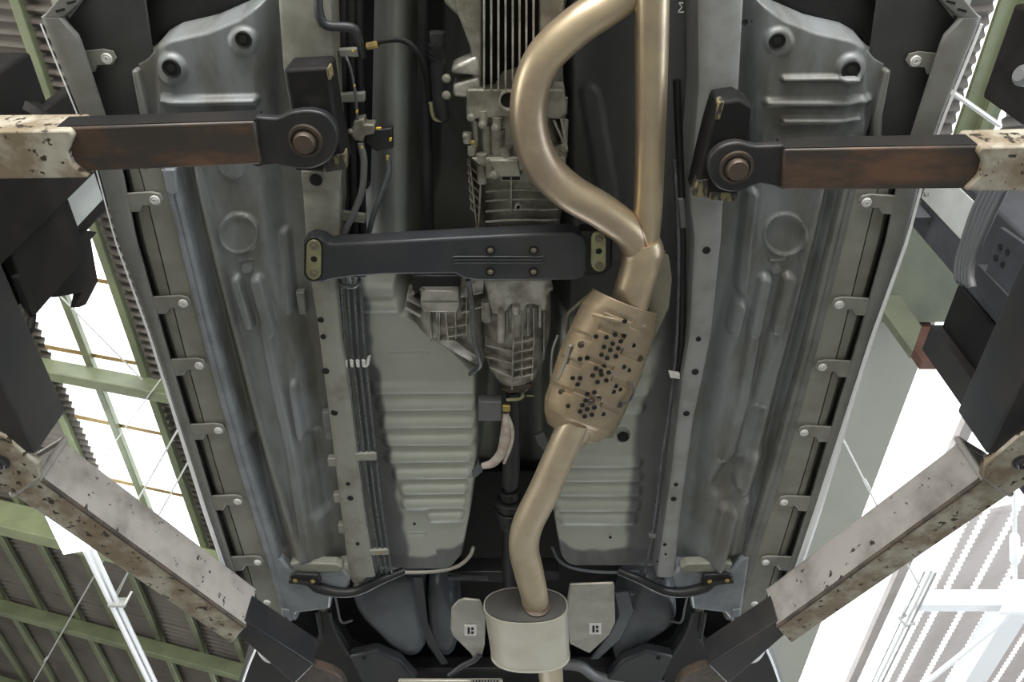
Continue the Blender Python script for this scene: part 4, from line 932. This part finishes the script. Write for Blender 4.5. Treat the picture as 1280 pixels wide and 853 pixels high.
# ---- rear of the floor: outriggers, brackets, tank, straps, subframe
rb = obj('rear_bulkhead', MB().box((0, 2.42, CZ + 1.86), (1.62, 1.1, .02)).box((0, 2.98, CZ + 1.72), (1.62, .03, .5)), MT['liner'], car)
for s in (-1, 1):
    mm = (lambda q: q) if s < 0 else (lambda q: [(mir(x), y) for x, y in q])
    mt_ = MT['jack']
    og = obj('outrigger', MB().plate(mm([(340, 696), (352, 700), (365, 716), (400, 717), (430, 712), (438, 722), (436, 735), (415, 742), (413, 762), (372, 767), (362, 780), (352, 774)]), 1.512, .08), mt_, car, bevel=.008)
    obj('pressed_edge', MB().plate(mm([(362, 706), (372, 704), (420, 706), (428, 710), (424, 716), (370, 716)]), 1.505, .03), MT['sill'], og, bevel=.004)
    obj('jack_tab', MB().plate(mm([(352, 762), (362, 764), (364, 780), (354, 780)]), 1.506, .02), MT['jack'], og, bevel=.003)
    hole(og, 357.5 if s < 0 else mir(357.5), 773, 1.505, 1.6)
    # black stay with two bolts
    br = obj('floor_stay', pxtube(MB(), [(*mm([(362, 725)])[0], 1.50, 5), (*mm([(385, 727)])[0], 1.50, 6), (*mm([(398, 735)])[0], 1.50, 7), (*mm([(425, 741)])[0], 1.50, 6.5), (*mm([(450, 738)])[0], 1.51, 6), (*mm([(480, 724)])[0], 1.52, 5.5), (*mm([(505, 714)])[0], 1.545, 5)], 6, 12), MT['black'], car, ang=60)
    obj('stay_foot', MB().plate(mm([(362, 721), (368, 718), (398, 720), (402, 728), (394, 734), (366, 731)]), 1.491, .012), MT['black'], br, bevel=.003)
    for x, y in ((369, 726), (391, 727)): inst('bolt', BOLTB, br, P(x if s < 0 else mir(x), y, 1.490), 2.4 * M(x, y, 1.5))
    # trailing arm bracket and arm
    tb = obj('suspension_arm', MB().plate(mm([(397, 763), (412, 760), (418, 780), (438, 812), (470, 830), (505, 850), (500, 875), (420, 870), (385, 850), (390, 815), (402, 800)]), 1.60, .05), MT['black'], car, bevel=.008)
    obj('arm_rib', ctube(MB(), [(*mm([(412, 765)])[0], 1.585), (*mm([(420, 790)])[0], 1.585), (*mm([(440, 822)])[0], 1.585), (*mm([(478, 848)])[0], 1.585)], .006), MT['member'], tb)
    obj('arm_rib', ctube(MB(), [(*mm([(396, 765)])[0], 1.585), (*mm([(402, 798)])[0], 1.585)], .006), MT['member'], tb)
    inst('bolt', BOLT, tb, P(404 if s < 0 else mir(404), 761, 1.585), .008)
    obj('arm_link', MB().plate(mm([(437, 822), (470, 815), (500, 828), (520, 850), (515, 870), (455, 862)]), 1.57, .04), MT['member'], tb, bevel=.008)
    hole(tb, 455 if s < 0 else mir(455), 823, 1.569, 3)
    ul = obj('wheel_house', MB().plate(mm([(319, 815), (350, 818), (405, 852), (405, 895), (285, 895)]), 1.60, .3), MT['liner'], car, bevel=.01)
    obj('arch_trim', ctube(MB(), [(*mm([(319, 813)])[0], 1.59), (*mm([(311, 832)])[0], 1.59), (*mm([(302, 858)])[0], 1.59), (*mm([(294, 880)])[0], 1.59)], .004), MT['silver'], ul)
    obj('quarter_corner', pillow(mm([(318, 812), (332, 808), (352, 824), (348, 832), (330, 830)]), 1.575, .03), MT['silver'], ul, ang=60)
    obj('stay_wire', ctube(MB(), [(*mm([(418, 742)])[0], 1.56), (*mm([(422, 760)])[0], 1.57), (*mm([(427, 778)])[0], 1.58), (*mm([(440, 776)])[0], 1.60)], .004), MT['grey_pl'], og)
# saddle tank
tk = obj('fuel_tank', pillow([(436, 752), (462, 738), (500, 735), (525, 742), (532, 775), (534, 812), (528, 827), (512, 831), (490, 820), (470, 800), (445, 775)], 1.60, .16), MT['tank'], car, ang=60)
obj('fuel_tank_lobe', pillow([(534, 745), (562, 745), (572, 770), (572, 815), (558, 830), (540, 818), (534, 785)], 1.63, .15), MT['tank'], tk, ang=60)
obj('tank_strap', MB().plate([(516, 722), (528, 722), (535, 780), (548, 812), (560, 830), (552, 832), (534, 806), (525, 780)], 1.585, .006), MT['member'], tk, bevel=.002)
obj('tank_panel', pillow([(790, 750), (830, 745), (846, 758), (848, 785), (812, 810), (785, 835), (768, 838), (770, 800)], 1.62, .16), MT['tank'], tk, ang=60)
obj('tank_strap', MB().plate([(768, 742), (785, 740), (792, 765), (775, 800), (748, 825), (738, 825), (762, 795), (774, 770)], 1.60, .01), MT['tank'], tk, bevel=.003)
def sq_clip(x, y, h, parent):
    obj('square_clip', MB().plate([(x - 7.5, y - 7), (x + 7.5, y - 7), (x + 7.5, y + 6.5), (x - 7.5, y + 6.5)], h, .004), MT['clip'], parent, bevel=.001)
    obj('clip_slot', MB().plate([(x - 3.5, y - 4), (x - .8, y - 4), (x - .8, y + 4), (x - 3.5, y + 4)], h - .0012, .003).plate([(x + 1, y - 4), (x + 4, y - 4), (x + 4, y - 1), (x + 1, y - 1)], h - .0012, .003).plate([(x + 1, y + 1), (x + 4, y + 1), (x + 4, y + 4), (x + 1, y + 4)], h - .0012, .003), MT['dark'], parent)
ms = obj('muffler_shield', MB().plate([(572, 753), (580, 750), (600, 752), (607, 770), (606, 808), (602, 822), (594, 828), (588, 818), (566, 796), (563, 788), (564, 762)], 1.54, .012), MT['shield3'], car, bevel=.006, seg=3)
sq_clip(588, 789, 1.5385, ms)
ms2 = obj('muffler_shield', MB().plate([(712, 732), (768, 730), (769, 780), (762, 795), (737, 818), (712, 806), (706, 770)], 1.55, .012), MT['shield3'], car, bevel=.006, seg=3)
sq_clip(744, 787, 1.5485, ms2)
# subframe and stabiliser along the bottom
sb = obj('rear_subframe', MB().plate([(500, 838), (780, 838), (800, 880), (480, 880)], 1.66, .06), MT['black'], car, bevel=.01)
obj('stabiliser_bar', pxtube(MB(), [(700, 830, 1.58, 7), (725, 833, 1.58, 7), (745, 846, 1.58, 7), (775, 852, 1.58, 7), (830, 858, 1.58, 7)], 6, 14), MT['grey_pl'], car, ang=60)
obj('exhaust_hanger', ctube(MB(), [(562, 845, 1.55), (578, 833, 1.55), (592, 826, 1.54), (600, 818, 1.54)], .010), MT['member'], car)
tb_ = obj('tag_bar', MB().plate([(498, 852), (628, 852), (630, 866), (497, 866)], 1.52, .012), MT['muffler'], car, bevel=.003)
lb = MB()
for i in range(9): lb.plate([(591 + i * 3.7, 850.5), (592.5 + i * 3.7 + (i % 3) * .4, 850.5), (592.5 + i * 3.7, 856), (591 + i * 3.7, 856)], 1.5188, .002)
obj('stamped_marks', lb, MT['dark'], tb_)
obj('label_plate', MB().plate([(588, 849), (625, 849), (625, 860), (588, 860)], 1.5195, .002), MT['shield3'], tb_)
obj('rear_crossmember', MB().plate([(560, 716), (700, 716), (700, 726), (640, 730), (560, 726)], 1.60, .06), MT['black'], car, bevel=.006)
obj('rear_stay_bar', MB().plate([(560, 722), (610, 724), (612, 727), (560, 726)], 1.575, .01), MT['member'], car)
for x, y in ((432, 718), (446, 722)): obj('rail_end_lump', pillow([(x - 10, y - 8), (x + 8, y - 9), (x + 12, y + 4), (x, y + 12), (x - 8, y + 6)], 1.515, .04), MT['rail'], car, ang=60)

# pale seam edges under the shelves; unseen engine masses added to block light at tunnel front
obj('shelf_seam', ctube(MB(), [(496, 716, 1.575), (540, 715, 1.575), (570, 709, 1.578), (586, 697, 1.585), (592, 684, 1.60)], .006), MT['shield3'], car)
obj('shelf_seam', ctube(MB(), [(690, 684, 1.60), (700, 702, 1.585), (722, 712, 1.578), (760, 716, 1.575), (800, 714, 1.572)], .005), MT['tank'], car)
obj('engine_light_block', MB().box((0, -.12, CZ + 1.75), (.62, .62, .42)), MT['alu'], car, bevel=.03)
obj('subframe_light_block', MB().box((0, -.3, CZ + 1.62), (1.3, .25, .10)), MT['black'], car, bevel=.02)

obj('chalk_mark', ctube(MB(), [(854, 4, 1.56), (849, 4, 1.56), (852, 9, 1.56), (848, 15, 1.56), (855, 15, 1.56)], .0012, 3, 6), MT['clip'], tn_)

for pts in ([(790, 397), (793, 401), (797, 396)], [(793, 401), (792, 405)], [(799, 398), (804, 397), (800, 404), (806, 403)], [(768, 404), (768, 409)], [(772, 404), (777, 405), (773, 409)]):
    obj('stamped_mark', ctube(MB(), [(x, y, on_shell(x, y)[0] - .0012) for x, y in pts], .0009, 3, 6), MT['shield2'], cs)
# ================================================================== LIFT
LIFT = {}
for s in (-1, 1):
    LIFT[s] = thing('car_lift', ('black' if s < 0 else 'slate grey') + ' lift column with two swing arms holding the ' + ('left' if s < 0 else 'right') + ' side of the car', 'car lift', (s * 1.5, 1.1, 0), 'car lift columns')
def front_arm(side, label, sleeve, beam, endp, ring, label_group='front lift arms'):
    c = P(*ring, 1.40)
    hb = 1.385
    arm = obj('lift_arm', MB().plate(sleeve, 1.372, .085), MT['armcream'], LIFT[side], bevel=.004); arm['label'] = label
    obj('telescopic_beam', MB().plate(beam, hb, .055), MT['armbrown'], arm, bevel=.004)
    f0, f1 = P(*beam[0], hb), P(*beam[1], hb); dn = Vector((0, -.0015, 0))
    obj('beam_side', MB().prism([f0 + dn + Vector((0, 0, .004)), f1 + dn + Vector((0, 0, .004)), f1 + dn + Vector((0, 0, .053)), f0 + dn + Vector((0, 0, .053))], (0, .003, 0)), MT['carriage'], arm)
    obj('end_plate', MB().plate([tuple(p) for p in closed_spline(endp, 3)], 1.398, .022), MT['armdark'], arm, bevel=.004)
    k = M(*ring, 1.39)
    obj('pad_ring', MB().lathe(P(*ring, 1.398), [(22 * k, 0), (21 * k, .006), (17.5 * k, .006), (16.5 * k, .001), (15.5 * k, .001)], n=32), MT['pin'], arm, ang=40)
    obj('pad_screw', MB().lathe(P(*ring, 1.399), [(14 * k, 0), (13.5 * k, .016), (12 * k, .019), (.001, .019)], n=28), MT['pin'], arm, ang=40)
    return arm
front_arm(-1, 'left front lift arm with chipped cream sleeve and greasy brown beam',
          [(-260, 167), (86, 163), (92, 170), (88, 180), (84, 190), (90, 206), (110, 223), (-260, 228)],
          [(70, 160), (318, 152), (326, 206), (75, 216)],
          [(312, 151), (345, 148), (362, 141), (385, 138), (406, 143), (419, 158), (422, 178), (415, 197), (400, 208), (380, 212), (345, 207), (314, 206)], (382, 176))
front_arm(1, 'right front lift arm with chipped cream sleeve and dark brown beam',
          [(1540, 176), (1228, 184), (1222, 191), (1230, 203), (1224, 222), (1207, 239), (1540, 243)],
          [(980, 187), (1250, 182), (1245, 236), (978, 238)],
          [(990, 186), (945, 183), (922, 178), (900, 184), (886, 200), (888, 224), (902, 238), (925, 240), (950, 230), (990, 236)], (920, 209))
def block(label, poly, worn, h=1.422, top=1.497):
    o = obj('rubber_block', MB().plate(poly, h, top - h), MT['rubber'], None, bevel=.006)
    tag(o, label, 'block', 'rubber blocks on the front pads')
    for q in worn: obj('worn_corner', MB().plate(q, h - .002, .03), MT['yellowed'], o, bevel=.002)
    return o
block('scuffed black rubber block between left front pad and frame rail', [(354, 87), (410, 84), (420, 150), (433, 210), (400, 216), (368, 214), (366, 150)], [[(408, 196), (431, 192), (433, 212), (402, 217)], [(407, 86), (411, 85), (414, 100), (410, 101)]])
block('scuffed black rubber block between right front pad and frame rail', [(898, 128), (925, 124), (943, 134), (938, 180), (930, 215), (921, 252), (867, 247), (878, 200), (888, 160)], [[(872, 226), (885, 224), (884, 247), (866, 246)], [(888, 240), (920, 242), (919, 253), (886, 250)], [(898, 128), (906, 127), (900, 150), (894, 150)]])

def rear_arm(side, label):
    mm = (lambda q: q) if side < 0 else (lambda q: [(mir(x), y) for x, y in q])
    hb = 1.33; b0 = P(*mm([(160, 690)])[0], hb)
    ridge = [(49, 598), (307, 784)]; low = [(15, 618), (289, 805)]
    sl = arm = obj('lift_arm', MB().prism([P(x, y, hb) for x, y in mm([ridge[0], ridge[1], low[1], low[0]])], (0, 0, .125)), MT['armwhite'], LIFT[side], bevel=.004); arm['label'] = label
    # bottom face creamier than the shaded side: thin plate added for that tone
    obj('bottom_tone_plate', MB().plate(mm([(49, 599), (306, 785), (289, 804), (17, 618)]), hb - .005, .005), MT['armcream'], sl, bevel=.0015)
    obj('weld_seam', MB().tube([P(*mm([(52, 600)])[0], hb), P(*mm([(306, 784)])[0], hb)], .006, 8), MT['rustedge'], sl)
    # open end rim
    p0, p1 = P(*mm([(49, 598)])[0], hb), P(*mm([(15, 618)])[0], hb)
    obj('sleeve_rim', MB().tube([p1, p0, p0 + Vector((0, 0, .135)), p1 + Vector((0, 0, .135)), p1], .008, 8), MT['armwhite'], sl)
    fl_ = obj('clevis_plate', MB().plate(mm([(-30, 530), (5, 546), (47, 582), (50, 598), (16, 619), (-30, 590)]), hb - .008, .02), MT['armcream'], arm, bevel=.003)
    inst('bolt', BOLTD, arm, P(*mm([(1, 577)])[0], hb - .008), .016)
    obj('inner_beam', MB().prism([P(x, y, hb + .012) for x, y in mm([(292, 790), (305, 776), (392, 832), (368, 856)])], (0, 0, .085)), MT['armdark'], arm, bevel=.004)
    obj('rear_pad_plate', MB().plate([tuple(p) for p in closed_spline(mm([(366, 850), (380, 834), (398, 836), (425, 848), (432, 870), (410, 890), (372, 880)]), 3)], hb + .02, .03), MT['pin'], arm, bevel=.004)
    # base beam running forward to the carriage
    e = P(*mm([(39, 568)])[0], hb); xr = P(*mm([(27, 530)])[0], hb).x
    sg = 1 if side > 0 else -1
    obj('base_beam', MB().box((xr + sg * .07, (e.y + .86) / 2, CZ + hb + .075), (.14, e.y - .86, .15)), MT['armdark'], arm, bevel=.006)
    return arm
rear_arm(-1, 'left rear lift arm with worn white sleeve reaching under the rear')
rear_arm(1, 'right rear lift arm with worn white sleeve reaching under the rear')

# posts and carriages
def ybox(m, xa, xb, ya, yb, ha, hb): return m.box(((xa + xb) / 2, (ya + yb) / 2, CZ + (ha + hb) / 2), (abs(xb - xa), yb - ya, hb - ha))
for s in (-1, 1):
    X = s * 1.38
    pm = MT['carriage'] if s < 0 else MT['carriage_r']
    post = obj('column', ybox(MB(), X, s * 1.66, .92 if s < 0 else 1.03, 1.235 if s < 0 else 1.30, -CZ, 2.6 if s < 0 else 2.46), pm, LIFT[s], bevel=.01)
    for ha, hb in (((1.66, 1.83), (2.24, 2.45)) if s < 0 else ((2.12, 2.45),)):
        obj('white_patch', ybox(MB(), X - s * .003, X + s * .004, 1.075 if s < 0 else 1.06, 1.19 if s < 0 else 1.185, ha, hb), MT['postwhite'], post, bevel=.001)
    obj('base_plate', ybox(MB(), X - s * .1, s * 1.85, .75, 1.45, -CZ, -CZ + .02), pm, post)
    if s < 0:
        ca = obj('carriage', ybox(MB(), -1.36, -2.1, .66, .90, 1.30, 2.30), MT['carriage'], LIFT[s], bevel=.01)
        obj('carriage_cheek', ybox(MB(), -1.33, -1.37, .80, 1.06, 1.30, 2.60), MT['carriage'], ca, bevel=.006)
        obj('carriage_band', ybox(MB(), -1.34, -1.375, 1.0, 1.26, 1.86, 2.20), MT['carriage'], ca, bevel=.006)
        obj('lock_hook', MB().prism([PX(x, y, -1.36) for x, y in ((66, 360), (70, 372), (92, 368), (103, 366), (99, 385), (108, 381), (123, 352), (119, 330), (114, 300), (122, 290), (108, 288), (80, 320))], (-.03, 0, 0)), MT['carriage'], ca, bevel=.003)
        obj('air_hose', MB().tube([PX(20, 345, -1.33), PX(40, 395, -1.33), PX(38, 410, -1.33), PX(22, 432, -1.33), PX(5, 440, -1.33)], .012, 8), MT['rubber'], ca)
        obj('round_cover', MB().lathe(Vector((-1.42, .86, CZ + 2.22)), [(.10, 0), (.10, .06), (.08, .08)], axis=(0.3, -.2, -1), n=24), MT['carriage'], ca)
    else:
        ca = obj('carriage', ybox(MB(), 1.40, 1.9, .86, 1.0, 1.30, 1.50), MT['carriage_r'], LIFT[s], bevel=.01)
        obj('carriage_back', ybox(MB(), 1.375, 1.66, 1.30, 1.56, .85, 2.09), MT['carriage'], ca, bevel=.006)  # black here puts the plate's shade into its colour
        obj('edge_angle', ybox(MB(), 1.345, 1.385, 1.46, 1.56, .85, 2.10), MT['armdark'], ca, bevel=.003)
        hp = MB().prism([PX(x, y, 1.25) for x, y in ((1250, 284), (1290, 312), (1272, 380), (1232, 340))], (.012, 0, 0))
        pl = obj('hole_plate', hp, MT['carriage_r'], ca, bevel=.002)
        for x, y in ((1250, 309), (1259, 315.5), (1244, 323), (1253, 331)):
            inst('hole', HOLE, ca, PX(x, y, 1.2485), (.0085, .0085, .01), (0, math.radians(90), 0))
        obj('dome_nut', MB().lathe(PX(1266, 384, 1.36), [(.022, 0), (.022, .008), (.018, .018), (.010, .024), (.001, .026)], axis=(-1, 0, 0), n=20), MT['bolt'], ca, ang=60)
        obj('carriage_rail', MB().prism([PX(x, y, 1.33) for x, y in ((1222, 330), (1290, 402), (1290, 440), (1212, 356))], (.03, 0, 0)), MT['carriage_r'], ca, bevel=.003)
        for i in range(5):
            q = [(1238 + i * 6, 225), (1219 + i * 6, 262), (1206 + i * 5, 300), (1198 + i * 4.5, 325), (1197 + i * 4, 345), (1200 + i * 4, 352 + i * 2)]
            pts = [PX(float(a), float(b), 1.24) for a, b in spline(q, 5)]
            obj('ribbed_hose', MB().tube(pts, .0105, 8), MT['grey_pl'], ca, ang=60)
        obj('upright_channel', ybox(MB(), 1.30, 1.37, 1.20, 1.235, 2.34, 2.46), MT['carriage_r'], ca, bevel=.003)
for s in (-1, 1):     # pivot brackets that carry the arms on each carriage
    obj('pivot_bracket', ybox(MB(), s * 1.30, s * 1.72, .45, 1.06, 1.455, 1.54), MT['carriage'], LIFT[s], bevel=.008)
    obj('pivot_bracket', ybox(MB(), s * 1.36, s * 1.72, .45, 1.06, 1.30, 1.37), MT['carriage'], LIFT[s], bevel=.008)
# dark box added in place of shaded roof, upper right, with round fitting
mu_ = thing('corner_shade_box', 'dark box standing in for shaded roof, with round nozzle, upper right corner', 'shade box', PX(1275, 90, 2.3))
p = PX(1262, 30, 2.3); p2 = PX(1262, 150, 2.3)
obj('shade_box', MB().box((p.x + .35, (p.y + p2.y) / 2, (p.z + p2.z) / 2 + .12), (.5, p2.y - p.y + .1, .4)), MT['carriage'], mu_, bevel=.02)
c = PX(1268, 98, 2.15)
obj('nozzle', MB().lathe(c + Vector((.1, 0, .02)), [(.045, 0), (.045, .09), (.03, .10), (.025, .12)], axis=(-.9, -.2, -.4), n=20), MT['grey_pl'], mu_, ang=40)

obj('stand_pole', MB().tube([(p.x + .35, (p.y + p2.y) / 2, (p.z + p2.z) / 2 - .05), (p.x + .35, (p.y + p2.y) / 2, .02)], .04, 12), MT['carriage'], mu_)
obj('stand_foot', MB().box((p.x + .35, (p.y + p2.y) / 2, .01), (.5, .5, .02)), MT['carriage'], mu_)
